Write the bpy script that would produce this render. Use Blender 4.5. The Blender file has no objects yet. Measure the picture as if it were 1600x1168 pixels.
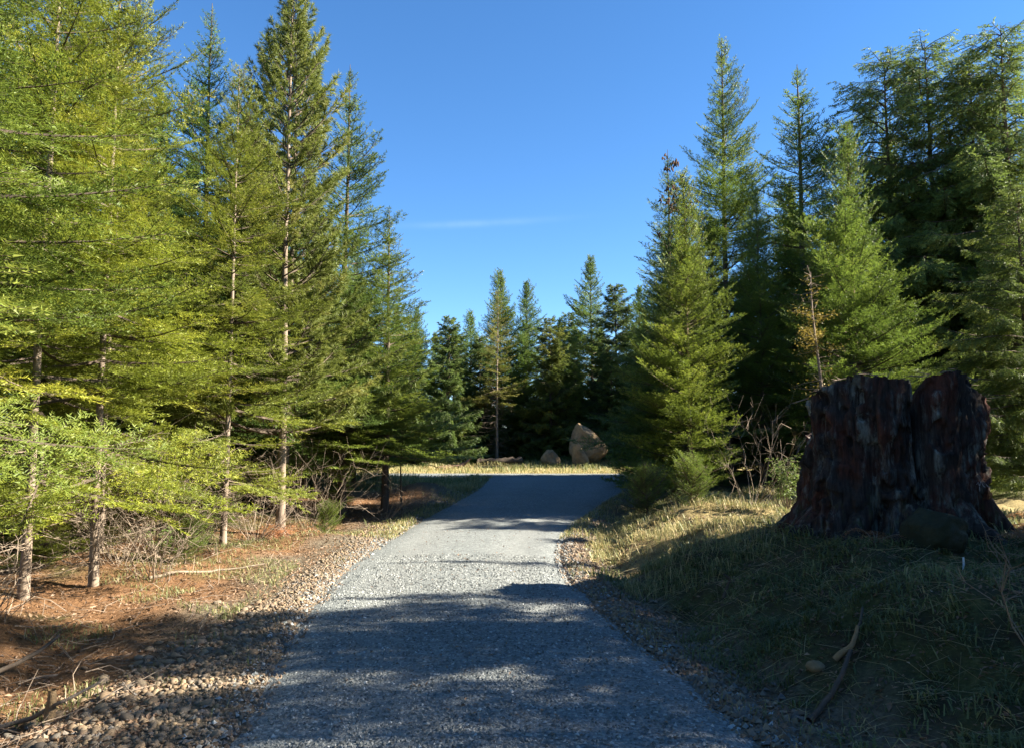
import bpy, math, random
import numpy as np
from math import radians, sin, cos, pi
from mathutils import Vector, Matrix

# ------------------------------------------------------------------ camera, sky, sun, exposure
scene = bpy.context.scene
C = scene.collection
CAM_H = 1.6
cam_data = bpy.data.cameras.new("camera")
cam = bpy.data.objects.new("camera", cam_data)
C.objects.link(cam)
cam.location = (0, 0, CAM_H)
cam.rotation_euler = (radians(90 + 5.05), 0, 0)
cam_data.sensor_width = 36
cam_data.lens = 27.0
cam_data.clip_start = 0.05
cam_data.clip_end = 3000
scene.camera = cam

SUN_AZ = radians(0)      # degrees forward of due right
SUN_EL = radians(31)
sun_dir = Vector((cos(SUN_AZ) * cos(SUN_EL), sin(SUN_AZ) * cos(SUN_EL), sin(SUN_EL)))   # towards the sun

world = bpy.data.worlds.new("World")
scene.world = world
world.use_nodes = True
wn, wl = world.node_tree.nodes, world.node_tree.links
wn.clear()
sky = wn.new("ShaderNodeTexSky")
sky.sky_type = 'NISHITA'
sky.sun_disc = False
sky.sun_elevation = SUN_EL
sky.sun_rotation = math.atan2(sun_dir.x, sun_dir.y)
sky.altitude = 200
sky.air_density = 0.82
sky.dust_density = 0.0
sky.ozone_density = 4.0
hsv = wn.new("ShaderNodeHueSaturation")
hsv.inputs['Saturation'].default_value = 1.16
wl.new(sky.outputs[0], hsv.inputs['Color'])
# faint contrail high in the clear sky
tc = wn.new("ShaderNodeTexCoord")
sx = wn.new("ShaderNodeSeparateXYZ"); wl.new(tc.outputs['Generated'], sx.inputs[0])
def wmath(op, a, b=None, c=None):
    n = wn.new("ShaderNodeMath"); n.operation = op
    for i, v in enumerate((a, b, c)):
        if v is None: continue
        if isinstance(v, (int, float)): n.inputs[i].default_value = v
        else: wl.new(v, n.inputs[i])
    return n.outputs[0]
az = wmath('ARCTAN2', sx.outputs[0], sx.outputs[1])
el = wmath('ARCSINE', sx.outputs[2])
line = wmath('ADD', wmath('MULTIPLY', az, 0.055), 0.2835)
dv = wmath('DIVIDE', wmath('SUBTRACT', el, line), 0.0042)
g = wmath('EXPONENT', wmath('MULTIPLY', wmath('MULTIPLY', dv, dv), -1.0))
da = wmath('DIVIDE', wmath('ADD', az, 0.045), 0.085)
ga = wmath('EXPONENT', wmath('MULTIPLY', wmath('MULTIPLY', da, da), -1.0))
cn = wn.new("ShaderNodeTexNoise"); cn.inputs['Scale'].default_value = 30
wl.new(tc.outputs['Generated'], cn.inputs[0])
cm = wmath('MULTIPLY', wmath('MULTIPLY', g, ga), wmath('MULTIPLY', cn.outputs[0], 0.08))
mixc = wn.new("ShaderNodeMix"); mixc.data_type = 'RGBA'
wl.new(cm, mixc.inputs[0]); wl.new(hsv.outputs[0], mixc.inputs[6]); mixc.inputs[7].default_value = (8, 9, 10, 1)
bg = wn.new("ShaderNodeBackground"); bg.inputs[1].default_value = 0.05
wo = wn.new("ShaderNodeOutputWorld")
wl.new(mixc.outputs[2], bg.inputs[0]); wl.new(bg.outputs[0], wo.inputs[0])

sun_data = bpy.data.lights.new("sun", 'SUN')
sun_data.energy = 5.0
sun_data.angle = radians(0.5)
sun_data.color = (1.0, 0.92, 0.77)
sun = bpy.data.objects.new("sun", sun_data)
C.objects.link(sun)
sun.rotation_euler = (-sun_dir).to_track_quat('-Z', 'Y').to_euler()

vs = scene.view_settings
vs.view_transform = 'Standard'; vs.look = 'None'; vs.gamma = 1.0; vs.use_curve_mapping = False
vs.exposure = 2.5
scene.cycles.max_bounces = 8
scene.cycles.diffuse_bounces = 3
scene.cycles.transmission_bounces = 4
scene.cycles.use_denoising = True

# ------------------------------------------------------------------ noise
def _h(ix, iy, iz, seed):
    n = (ix * 374761393 + iy * 668265263 + iz * 2147483647 + seed * 1274126177) & 0xFFFFFFFF
    n = ((n ^ (n >> 13)) * 1274126177) & 0xFFFFFFFF
    n = (n ^ (n >> 16)) & 0xFFFF
    return n / 65535.0
def vnoise(x, y, z=0.0, seed=0):
    x, y, z = np.broadcast_arrays(np.asarray(x, float), np.asarray(y, float), np.asarray(z, float))
    ix, iy, iz = np.floor(x).astype(np.int64), np.floor(y).astype(np.int64), np.floor(z).astype(np.int64)
    fx, fy, fz = x - ix, y - iy, z - iz
    fx, fy, fz = fx*fx*(3-2*fx), fy*fy*(3-2*fy), fz*fz*(3-2*fz)
    r = 0
    for dx in (0, 1):
        for dy in (0, 1):
            for dz in (0, 1):
                w = (fx if dx else 1-fx) * (fy if dy else 1-fy) * (fz if dz else 1-fz)
                r = r + w * _h(ix+dx, iy+dy, iz+dz, seed)
    return r * 2 - 1
def fbm(x, y, z=0.0, seed=0, o=4):
    r, a = 0, 1.0
    for i in range(o):
        r = r + a * vnoise(np.asarray(x)*2**i, np.asarray(y)*2**i, np.asarray(z)*2**i, seed + i*17)
        a *= 0.5
    return r
def sm(a, b, x):
    t = np.clip((np.asarray(x, float) - a) / (b - a), 0, 1)
    return t*t*(3-2*t)

# ------------------------------------------------------------------ mesh helpers
def mesh_from(name, V, F_idx, nside, attrs=None, smooth=False):
    """V (n,3); F_idx flat int array of equal-sided polygons (nside 3 or 4)."""
    me = bpy.data.meshes.new(name)
    V = np.ascontiguousarray(V, dtype=np.float32)
    F_idx = np.ascontiguousarray(F_idx, dtype=np.int32).ravel()
    nf = len(F_idx) // nside
    me.vertices.add(len(V)); me.vertices.foreach_set('co', V.ravel())
    me.loops.add(len(F_idx)); me.loops.foreach_set('vertex_index', F_idx)
    me.polygons.add(nf)
    me.polygons.foreach_set('loop_start', np.arange(nf, dtype=np.int32) * nside)
    me.polygons.foreach_set('loop_total', np.full(nf, nside, dtype=np.int32))
    if smooth: me.polygons.foreach_set('use_smooth', np.ones(nf, dtype=bool))
    else: me.polygons.foreach_set('use_smooth', np.zeros(nf, dtype=bool))
    for k, a in (attrs or {}).items():
        a = np.ascontiguousarray(a, dtype=np.float32)
        if a.ndim == 1:
            at = me.attributes.new(k, 'FLOAT', 'POINT'); at.data.foreach_set('value', a)
        else:
            at = me.attributes.new(k, 'FLOAT_VECTOR', 'POINT'); at.data.foreach_set('vector', a.ravel())
    me.update(calc_edges=True)
    return me
def link(name, me, mat=None, parent=None, **props):
    o = bpy.data.objects.new(name, me)
    C.objects.link(o)
    if mat and me: 
        if not me.materials: me.materials.append(mat)
    if parent: o.parent = parent
    for k, v in props.items(): o[k] = v
    return o
def tag(o, label, cat, group=None):
    o['label'] = label; o['category'] = cat
    if group: o['group'] = group
    return o
def empty(name, loc=(0, 0, 0), rz=0.0, s=1.0):
    o = bpy.data.objects.new(name, None); C.objects.link(o)
    o.location = loc; o.rotation_euler = (0, 0, rz); o.scale = (s, s, s)
    o.empty_display_size = 0.2
    return o
def grid_faces(nu, nv, wrap=False):
    """vertex index = i*nv + j ; quads over i<nu-1 (or wrapped), j<nv-1"""
    i = np.arange(nu if wrap else nu-1)[:, None]; j = np.arange(nv-1)[None, :]
    i2 = (i + 1) % nu
    a = i*nv + j; b = i2*nv + j; c = i2*nv + j+1; d = i*nv + j+1
    return np.stack([a, b, c, d], -1).reshape(-1)
def unit(v): return v / np.maximum(np.linalg.norm(v, axis=-1, keepdims=True), 1e-9)

def sticks_arrays(P0, P1, r0, r1, bend=None, nseg=2, ns=3):
    """many tapered sticks as quads; returns V, F(quads)"""
    n = len(P0)
    P0 = np.asarray(P0, float); P1 = np.asarray(P1, float)
    ax = unit(P1 - P0)
    ref = np.where(np.abs(ax[:, 2:3]) > 0.9, np.array([[1., 0, 0]]), np.array([[0, 0, 1.]]))
    u = unit(np.cross(ax, ref)); w = np.cross(ax, u)
    t = np.linspace(0, 1, nseg+1)
    ctr = P0[:, None] + (P1-P0)[:, None] * t[None, :, None]
    if bend is not None: ctr = ctr + bend[:, None] * (4*t*(1-t))[None, :, None]
    rad = np.asarray(r0).reshape(-1, 1)*(1-t)[None] + np.asarray(r1).reshape(-1, 1)*t[None]
    a = np.arange(ns)/ns*2*pi
    ring = (u[:, None, None]*np.cos(a)[None, None, :, None] + w[:, None, None]*np.sin(a)[None, None, :, None])
    V = ctr[:, :, None] + ring*rad[:, :, None, None]           # n, nseg+1, ns, 3
    base = (np.arange(n)*(nseg+1)*ns)[:, None, None]
    s = (np.arange(nseg)*ns)[None, :, None]; k = np.arange(ns)[None, None, :]
    k2 = (k+1) % ns
    F = np.stack([base+s+k, base+s+k2, base+s+ns+k2, base+s+ns+k], -1)
    return V.reshape(-1, 3), F.reshape(-1)
def join_quads(parts):
    Vs, Fs, o = [], [], 0
    for V, F in parts:
        Vs.append(V); Fs.append(np.asarray(F) + o); o += len(V)
    return np.concatenate(Vs), np.concatenate(Fs)
def tube_path(pts, rads, ns=8):
    pts = np.asarray(pts, float); n = len(pts)
    T = unit(np.gradient(pts, axis=0))
    ref = np.array([1., 0, 0]) if abs(T[0, 0]) < 0.8 else np.array([0, 1., 0])
    V = []
    for i in range(n):
        u = np.cross(T[i], ref); u /= np.linalg.norm(u); w = np.cross(T[i], u)
        a = np.arange(ns)/ns*2*pi
        V.append(pts[i] + rads[i]*(np.cos(a)[:, None]*u + np.sin(a)[:, None]*w))
    V = np.concatenate(V)
    i = np.arange(n-1)[:, None]; k = np.arange(ns)[None]; k2 = (k+1) % ns
    F = np.stack([i*ns+k, i*ns+k2, (i+1)*ns+k2, (i+1)*ns+k], -1).reshape(-1)
    return V, F

# ------------------------------------------------------------------ materials
def new_mat(name):
    m = bpy.data.materials.new(name); m.use_nodes = True
    nt = m.node_tree; nt.nodes.clear()
    return m, nt.nodes, nt.links
def nd(N, t, **kw):
    n = N.new(t)
    for k, v in kw.items(): setattr(n, k, v)
    return n
def mixrgb(N, Lk, fac, a, b, blend='MIX'):
    n = N.new("ShaderNodeMix"); n.data_type = 'RGBA'; n.blend_type = blend
    for i, v in ((0, fac), (6, a), (7, b)):
        if isinstance(v, (int, float)): n.inputs[i].default_value = v
        elif isinstance(v, tuple): n.inputs[i].default_value = (*v, 1) if len(v) == 3 else v
        else: Lk.new(v, n.inputs[i])
    return n.outputs[2]
def mth(N, Lk, op, a, b=None):
    n = N.new("ShaderNodeMath"); n.operation = op
    for i, v in enumerate((a, b)):
        if v is None: continue
        if isinstance(v, (int, float)): n.inputs[i].default_value = v
        else: Lk.new(v, n.inputs[i])
    return n.outputs[0]
def ramp(N, Lk, fac, stops):
    n = N.new("ShaderNodeValToRGB"); cr = n.color_ramp
    while len(cr.elements) < len(stops): cr.elements.new(0.5)
    for e, (p, c) in zip(cr.elements, stops): e.position = p; e.color = (*c, 1)
    Lk.new(fac, n.inputs[0]); return n.outputs[0]
def noise(N, Lk, scale, detail=4, rough=0.6, vec=None, stretch=None, coord='Object'):
    t = N.new("ShaderNodeTexCoord")
    v = t.outputs[coord] if vec is None else vec
    if stretch:
        mp = N.new("ShaderNodeMapping"); mp.inputs['Scale'].default_value = stretch
        Lk.new(v, mp.inputs[0]); v = mp.outputs[0]
    n = N.new("ShaderNodeTexNoise"); n.inputs['Scale'].default_value = scale
    n.inputs['Detail'].default_value = detail; n.inputs['Roughness'].default_value = rough
    Lk.new(v, n.inputs['Vector']); return n.outputs['Fac']
def finish(m, N, Lk, col, rough=0.9, bump=None, bstr=0.5, bdist=0.02, spec=0.2):
    p = N.new("ShaderNodeBsdfPrincipled"); o = N.new("ShaderNodeOutputMaterial")
    if isinstance(col, tuple): p.inputs['Base Color'].default_value = (*col, 1)
    else: Lk.new(col, p.inputs['Base Color'])
    p.inputs['Roughness'].default_value = rough
    p.inputs['Specular IOR Level'].default_value = spec
    if bump is not None:
        b = N.new("ShaderNodeBump"); b.inputs['Strength'].default_value = bstr; b.inputs['Distance'].default_value = bdist
        Lk.new(bump, b.inputs['Height']); Lk.new(b.outputs[0], p.inputs['Normal'])
    Lk.new(p.outputs[0], o.inputs[0]); return m

def leaf_mat(name, dark, light, trans=0.35, objcol=True, attr='tint', tip=None):
    """dark/light base colours chosen per leaf by its own tint; multiplied by the object's colour"""
    m, N, Lk = new_mat(name)
    at = nd(N, "ShaderNodeAttribute", attribute_name=attr)
    stops = [(0.0, dark), (0.75, light)] + ([(1.0, tip)] if tip else [])
    col = ramp(N, Lk, at.outputs['Fac'], stops)
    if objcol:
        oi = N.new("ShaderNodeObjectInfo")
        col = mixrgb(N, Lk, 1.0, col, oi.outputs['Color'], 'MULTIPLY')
    d = N.new("ShaderNodeBsdfPrincipled"); d.inputs['Roughness'].default_value = 0.55
    d.inputs['Specular IOR Level'].default_value = 0.35
    Lk.new(col, d.inputs['Base Color'])
    t = N.new("ShaderNodeBsdfTranslucent"); Lk.new(col, t.inputs[0])
    mx = N.new("ShaderNodeMixShader"); mx.inputs[0].default_value = trans
    Lk.new(d.outputs[0], mx.inputs[1]); Lk.new(t.outputs[0], mx.inputs[2])
    o = N.new("ShaderNodeOutputMaterial"); Lk.new(mx.outputs[0], o.inputs[0])
    return m

def bark_mat(name, c1, c2, sc=6):
    m, N, Lk = new_mat(name)
    n1 = noise(N, Lk, sc, 6, 0.7, stretch=(1, 1, 0.25))
    n2 = noise(N, Lk, 1.2, 3)
    col = ramp(N, Lk, n1, [(0.3, c1), (0.7, c2)])
    col = mixrgb(N, Lk, mth(N, Lk, 'MULTIPLY', n2, 0.5), col, (0.10, 0.09, 0.07))
    return finish(m, N, Lk, col, 0.95, n1, 0.8, 0.02, 0.1)

M_fir = leaf_mat('fir_needles', (0.035, 0.066, 0.018), (0.122, 0.17, 0.036), 0.42, tip=(0.18, 0.215, 0.052))
M_pine = leaf_mat('pine_needles', (0.06, 0.075, 0.018), (0.17, 0.18, 0.04), 0.4, tip=(0.23, 0.20, 0.06))
M_cedar = leaf_mat('cedar_sprays', (0.032, 0.055, 0.02), (0.10, 0.14, 0.04), 0.42, tip=(0.18, 0.20, 0.06))
M_yellow = leaf_mat('yellow_leaves', (0.13, 0.10, 0.02), (0.30, 0.23, 0.05), 0.4)
M_bracken = leaf_mat('bracken_fronds', (0.10, 0.045, 0.02), (0.30, 0.15, 0.07), 0.3)
M_grass = leaf_mat('grass_blades', (0.068, 0.085, 0.03), (0.20, 0.215, 0.075), 0.35, objcol=False, tip=(0.46, 0.37, 0.18))
M_straw = leaf_mat('straw', (0.20, 0.15, 0.07), (0.45, 0.36, 0.19), 0.3, objcol=False)
M_litter = leaf_mat('litter_flakes', (0.08, 0.047, 0.028), (0.29, 0.18, 0.105), 0.2, objcol=False, tip=(0.42, 0.31, 0.21))
M_shrub = leaf_mat('shrub_leaves', (0.06, 0.10, 0.025), (0.18, 0.24, 0.06), 0.4)
M_bark_pale = bark_mat('pale_bark', (0.13, 0.09, 0.065), (0.34, 0.27, 0.21))
M_bark_dark = bark_mat('dark_bark', (0.045, 0.032, 0.025), (0.13, 0.095, 0.07))
M_bark_red = bark_mat('reddish_bark', (0.07, 0.04, 0.028), (0.19, 0.115, 0.08))
M_dead = bark_mat('dead_twigs', (0.12, 0.085, 0.06), (0.33, 0.26, 0.20), 12)
M_cone = bark_mat('brown_cones', (0.05, 0.025, 0.014), (0.13, 0.07, 0.04), 30)

# ------------------------------------------------------------------ terrain
DK = np.array([-900, -5, 2, 4, 6.5, 9.2, 12, 15, 18.5, 22, 27, 33, 40])
LK = np.array([-1.5, -1.5, -1.42, -1.45, -1.85, -2.08, -2.12, -2.0, -1.55, -1.05, -0.85, -0.8, -0.8])
RK = np.array([1.5, 1.5, 1.5, 1.42, 1.02, 0.66, 0.72, 1.2, 2.2, 3.3, 5.0, 6.0, 6.3])
_dd = np.linspace(-10, 40, 1001)
def _smooth(a):
    k = np.exp(-0.5*(np.arange(-40, 41)/14.0)**2); k /= k.sum()
    return np.convolve(np.pad(a, 40, mode='edge'), k, 'valid')
_LS, _RS = _smooth(np.interp(_dd, DK, LK)), _smooth(np.interp(_dd, DK, RK))
def Ledge(d): return np.interp(d, _dd, _LS)
def Redge(d): return np.interp(d, _dd, _RS)
def zbase(x, d):
    return 0.36*sm(13, 27.5, d) + 0.06*sm(27, 40, d) + (0.16 + 0.16*sm(-2, 6, x))*sm(30.8, 36.5, d) + 0.4*sm(60, 300, d)
CR0, CR1 = 28.0, 30.6            # the cross track beyond the crest
def on_cross(x, d): return sm(CR0-0.4, CR0+0.2, d + 0.02*x) * sm(CR1+0.4, CR1-0.2, d + 0.02*x)
def zone(x, d):
    u = Ledge(d) - x; v = x - Redge(d)
    inside = sm(0.12, -0.12, np.maximum(u, v)) * sm(31, 30, d)
    return u, v, np.maximum(inside, on_cross(x, d))
def terrain(x, d):
    x, d = np.broadcast_arrays(np.asarray(x, float), np.asarray(d, float))
    z = zbase(x, d)
    u, v, ins = zone(x, d)
    near = sm(34, 26, d)
    # left: pebble apron, shallow ditch, forest floor
    zl = -0.05*sm(0, 0.9, u) - 0.17*np.exp(-((u-1.75)/0.55)**2)*sm(8.0, 6.2, d) + 0.12*sm(1.6, 4.0, u)
    zl = zl + (0.07*fbm(x*0.9, d*0.9, 0, 3, 4) + 0.02*fbm(x*4, d*4, 0, 5, 3))*sm(0.6, 1.8, u)
    zl = zl + 0.40*np.exp(-((x+2.35)/0.95)**2 - ((d-20.4)/1.3)**2)*sm(0.0, 0.7, u)
    zl = zl + 0.17*np.exp(-((x+3.15)/0.8)**2 - ((d-12.7)/0.35)**2)*sm(0.1, 0.6, u)
    zl = zl + 0.13*np.exp(-((x+3.9)/0.5)**2 - ((d-11.2)/0.4)**2)
    # right: rough verge, ditch, grassy bank and the mound under the stump
    foot = 0.42 + 0.25*sm(5, 8, d)
    zr = -0.10*np.exp(-((v-foot)/0.25)**2)*sm(3, 6, d) + (0.52*sm(foot, foot+1.75, v))*(1-0.45*sm(14, 22, d))
    zr = zr + 0.16*np.exp(-((x-4.4)/1.7)**2 - ((d-8.7)/1.5)**2)
    zr = zr + (0.10*fbm(x*1.1, d*1.1, 0, 9, 4) + 0.035*fbm(x*4, d*4, 0, 11, 3))*sm(0.3, 1.0, v)*(1-0.7*np.exp(-((x-4.4)/1.2)**2 - ((d-8.5)/1.2)**2))
    side = np.where(u > 0, zl, 0) + np.where(v > 0, zr, 0)
    z = z + side*(near*0.8 + 0.2)*(1-on_cross(x, d)) - 0.06*ins
    far = sm(45, 120, np.hypot(x, d))
    return z*(1-far*0.0) + 0.8*far*fbm(x*0.01, d*0.01, 0, 21, 3)

def spaced(lo, hi, fine_lo, fine_hi, step, growth=1.16):
    a = list(np.arange(fine_lo, fine_hi+1e-6, step))
    s, p = step, fine_hi
    while p < hi: s *= growth; p += s; a.append(p)
    s, p, b = step, fine_lo, []
    while p > lo: s *= growth; p -= s; b.append(p)
    return np.array(b[::-1] + a)
gx = spaced(-900, 900, -7.0, 7.5, 0.09, 1.10)
gy = spaced(-300, 1500, 2.2, 17, 0.09, 1.06)
GX, GY = np.meshgrid(gx, gy, indexing='ij')
GZ = terrain(GX, GY)
u_, v_, ins_ = zone(GX, GY)
# colour zones of the soil, plus sunlight coloured into the right strip
duff = sm(0.7, 1.5, u_ + 0.35*fbm(GX*1.3, GY*1.3, 0, 31, 3))
moss = np.clip(sm(0.6, 1.0, v_ + 0.25*fbm(GX*1.6, GY*1.6, 0, 33, 3)) + duff*sm(0.15, 0.7, fbm(GX*0.8, GY*0.8, 0, 35, 3)+0.5*sm(11.5, 13, GY)), 0, 1)*sm(22, 30, np.abs(GX)+12)*0 + \
       np.clip(sm(0.6, 1.0, v_ + 0.25*fbm(GX*1.6, GY*1.6, 0, 33, 3)) + duff*sm(0.2, 0.9, fbm(GX*0.8, GY*0.8, 0, 35, 3)+0.6*sm(11.3, 12.6, GY)*sm(15.5, 14, GY)), 0, 1)
dry = np.clip(sm(26, 28.5, GY)*sm(40, 34, GY) + sm(9.3, 10.2, GY)*sm(15, 13, GY)*sm(0.5, 0.9, v_)*0.8 + sm(20.5, 22, GY)*sm(0, 0.4, u_), 0, 1)  # dry grass, and the right bank's sunlit strip painted golden
zones = np.stack([duff, moss, dry], -1).reshape(-1, 3)
gme = mesh_from('ground', np.stack([GX, GY, GZ], -1).reshape(-1, 3), grid_faces(len(gx), len(gy)), 4, {'zones': zones}, smooth=True)
def ground_mat():
    m, N, Lk = new_mat('forest_soil')
    at = nd(N, "ShaderNodeAttribute", attribute_name='zones')
    s = N.new("ShaderNodeSeparateXYZ"); Lk.new(at.outputs['Vector'], s.inputs[0])
    n1 = noise(N, Lk, 3.0, 8, 0.7); n2 = noise(N, Lk, 28, 6, 0.75); n3 = noise(N, Lk, 0.7, 3); n4 = noise(N, Lk, 90, 3, 0.7)
    stone = ramp(N, Lk, n2, [(0.3, (0.075, 0.06, 0.045)), (0.55, (0.17, 0.14, 0.10)), (0.75, (0.26, 0.22, 0.16))])
    duffc = ramp(N, Lk, n2, [(0.25, (0.06, 0.035, 0.021)), (0.5, (0.18, 0.095, 0.048)), (0.75, (0.32, 0.19, 0.10))])
    duffc = mixrgb(N, Lk, mth(N, Lk, 'MULTIPLY', n1, 0.5), duffc, (0.21, 0.115, 0.055))
    mossc = ramp(N, Lk, n2, [(0.25, (0.03, 0.034, 0.016)), (0.5, (0.085, 0.09, 0.03)), (0.75, (0.17, 0.16, 0.07))])
    mossc = mixrgb(N, Lk, ramp(N, Lk, n1, [(0.42, (0, 0, 0)), (0.68, (1, 1, 1))]), mossc, (0.055, 0.038, 0.026))
    dryc = ramp(N, Lk, n2, [(0.25, (0.16, 0.12, 0.05)), (0.6, (0.36, 0.28, 0.13)), (0.8, (0.46, 0.37, 0.20))])
    col = mixrgb(N, Lk, s.outputs[0], stone, duffc)
    col = mixrgb(N, Lk, s.outputs[1], col, mossc)
    col = mixrgb(N, Lk, s.outputs[2], col, dryc)
    h = mth(N, Lk, 'ADD', n2, mth(N, Lk, 'MULTIPLY', n4, 0.4))
    return finish(m, N, Lk, col, 0.95, h, 0.9, 0.05, 0.1)
ground = link('ground', gme, ground_mat(), kind='structure')

def tz(x, y): return float(terrain(x, y))

# gravel driveway and the cross track: one sheet each, lightly crowned, laid on the ground
def gravel_mat():
    m, N, Lk = new_mat('crushed_gravel')
    t = N.new("ShaderNodeTexCoord")
    v1 = N.new("ShaderNodeTexVoronoi"); v1.inputs['Scale'].default_value = 48; Lk.new(t.outputs['Object'], v1.inputs['Vector'])
    v2 = N.new("ShaderNodeTexVoronoi"); v2.inputs['Scale'].default_value = 110; Lk.new(t.outputs['Object'], v2.inputs['Vector'])
    n = noise(N, Lk, 1.1, 5, 0.6)
    sep = N.new("ShaderNodeSeparateColor"); Lk.new(v1.outputs['Color'], sep.inputs[0])
    col = ramp(N, Lk, sep.outputs[0], [(0.0, (0.085, 0.10, 0.104)), (0.5, (0.18, 0.198, 0.196)), (0.85, (0.28, 0.298, 0.288)), (1.0, (0.46, 0.47, 0.45))])
    sep2 = N.new("ShaderNodeSeparateColor"); Lk.new(v2.outputs['Color'], sep2.inputs[0])
    col = mixrgb(N, Lk, 0.35, col, ramp(N, Lk, sep2.outputs[0], [(0, (0.05, 0.058, 0.06)), (1, (0.23, 0.24, 0.23))]))
    col = mixrgb(N, Lk, mth(N, Lk, 'MULTIPLY', n, 0.35), col, (0.115, 0.115, 0.105))
    tr = nd(N, "ShaderNodeAttribute", attribute_name='track'); nb_ = noise(N, Lk, 0.45, 4, 0.65)
    col = mixrgb(N, Lk, mth(N, Lk, 'MULTIPLY', mth(N, Lk, 'MULTIPLY', tr.outputs['Fac'], nb_), 0.55), col, (0.235, 0.235, 0.22))
    col = mixrgb(N, Lk, ramp(N, Lk, nb_, [(0.5, (0, 0, 0)), (0.75, (0.5, 0.5, 0.5))]), col, (0.11, 0.115, 0.112))
    h = mth(N, Lk, 'ADD', mth(N, Lk, 'MULTIPLY', v1.outputs['Distance'], -1.0), mth(N, Lk, 'MULTIPLY', v2.outputs['Distance'], -0.5))
    return finish(m, N, Lk, col, 0.85, h, 1.0, 0.012, 0.25)
M_gravel = gravel_mat()
ry = np.concatenate([np.arange(-14, 2, 0.5), np.arange(2, 31.0, 0.1)])
rs = np.linspace(-1, 1, 61)
RY, RSx = np.meshgrid(ry, rs, indexing='ij')
le, re_ = Ledge(RY), Redge(RY)
wob = (0.08*fbm(RY*1.3, np.sign(RSx)*5, 0, 41, 3) + 0.05*fbm(RY*5, np.sign(RSx)*7, 0, 45, 2))*np.abs(RSx)**6
RX = (le+re_)/2 + (re_-le)/2*RSx*1.03 + wob
def road_z(x, y, s):
    ruts = -0.012*(np.exp(-((np.abs(s)-0.55)/0.16)**2))
    return zbase(x, y) + 0.03*(1-s**2) - 0.05*np.abs(s)**10 + ruts + 0.006*fbm(x*2, y*2, 0, 43, 3)
RZ = road_z(RX, RY, RSx) - 0.09*sm(CR0-0.6, CR0+0.6, RY + 0.02*RX)
driveway = link('driveway', mesh_from('driveway', np.stack([RX, RY, RZ], -1).reshape(-1, 3), grid_faces(len(ry), len(rs))[::-1], 4, smooth=True, attrs={'track': np.exp(-((np.abs(RSx)-0.52)/0.2)**2).ravel()}), M_gravel, kind='structure')
cx = np.arange(-45, 45.1, 0.5); cs = np.linspace(-1, 1, 13)
CX, CS = np.meshgrid(cx, cs, indexing='ij')
CY = (CR0+CR1)/2 - 0.02*CX + CS*(CR1-CR0)/2
CZ = zbase(CX, CY) + 0.03*(1-CS**2) - 0.05*np.abs(CS)**8 + 0.002
link('cross_track', mesh_from('cross_track', np.stack([CX, CY, CZ], -1).reshape(-1, 3), grid_faces(len(cx), len(cs)), 4, smooth=True), M_gravel, kind='structure')

# ------------------------------------------------------------------ conifers
def leaflets(S, D, Ln, rng, step, nl, nw, ang=55, spread=55, kind='fir'):
    """needles along twigs. S start, D unit dir, Ln length; returns tris (m,3,3), tint (m)"""
    cnt = np.maximum(2, np.round(Ln/step).astype(int))
    idx = np.repeat(np.arange(len(S)), cnt)
    first = np.repeat(np.cumsum(cnt)-cnt, cnt)
    k = np.arange(len(idx)) - first
    t = (k + 0.5*rng.random(len(idx)) + 0.25) / cnt[idx]
    P = S[idx] + D[idx]*(Ln[idx]*t)[:, None]
    d = D[idx]
    up = np.array([0, 0, 1.0])
    side = unit(np.cross(d, up) + 1e-4)
    nrm = np.cross(side, d)
    sgn = np.where(k % 2 == 0, 1.0, -1.0)
    phi = np.radians(rng.normal(12, spread/2, len(idx)))
    rad = side*(sgn*np.cos(phi))[:, None] + nrm*np.sin(phi)[:, None]
    a = np.radians(ang*(1-0.65*(t > 0.93)) + rng.normal(0, 9, len(idx)))
    dirn = d*np.cos(a)[:, None] + rad*np.sin(a)[:, None]
    l = nl*(0.75 + 0.5*rng.random(len(idx)))*(1.0 - 0.25*t)
    wax = unit(np.cross(dirn, np.cross(d, rad)) + 0.6*rng.normal(0, 1, (len(idx), 3))*0.6)
    w = nw*(0.8 + 0.4*rng.random(len(idx)))
    A = P - wax*(w/2)[:, None]; B = P + wax*(w/2)[:, None]; T = P + dirn*l[:, None]
    tint = 0.25 + 0.28*t + 0.3*rng.random(len(S))[idx] + 0.12*rng.random(len(idx))
    return np.stack([A, B, T], 1), tint

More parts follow.
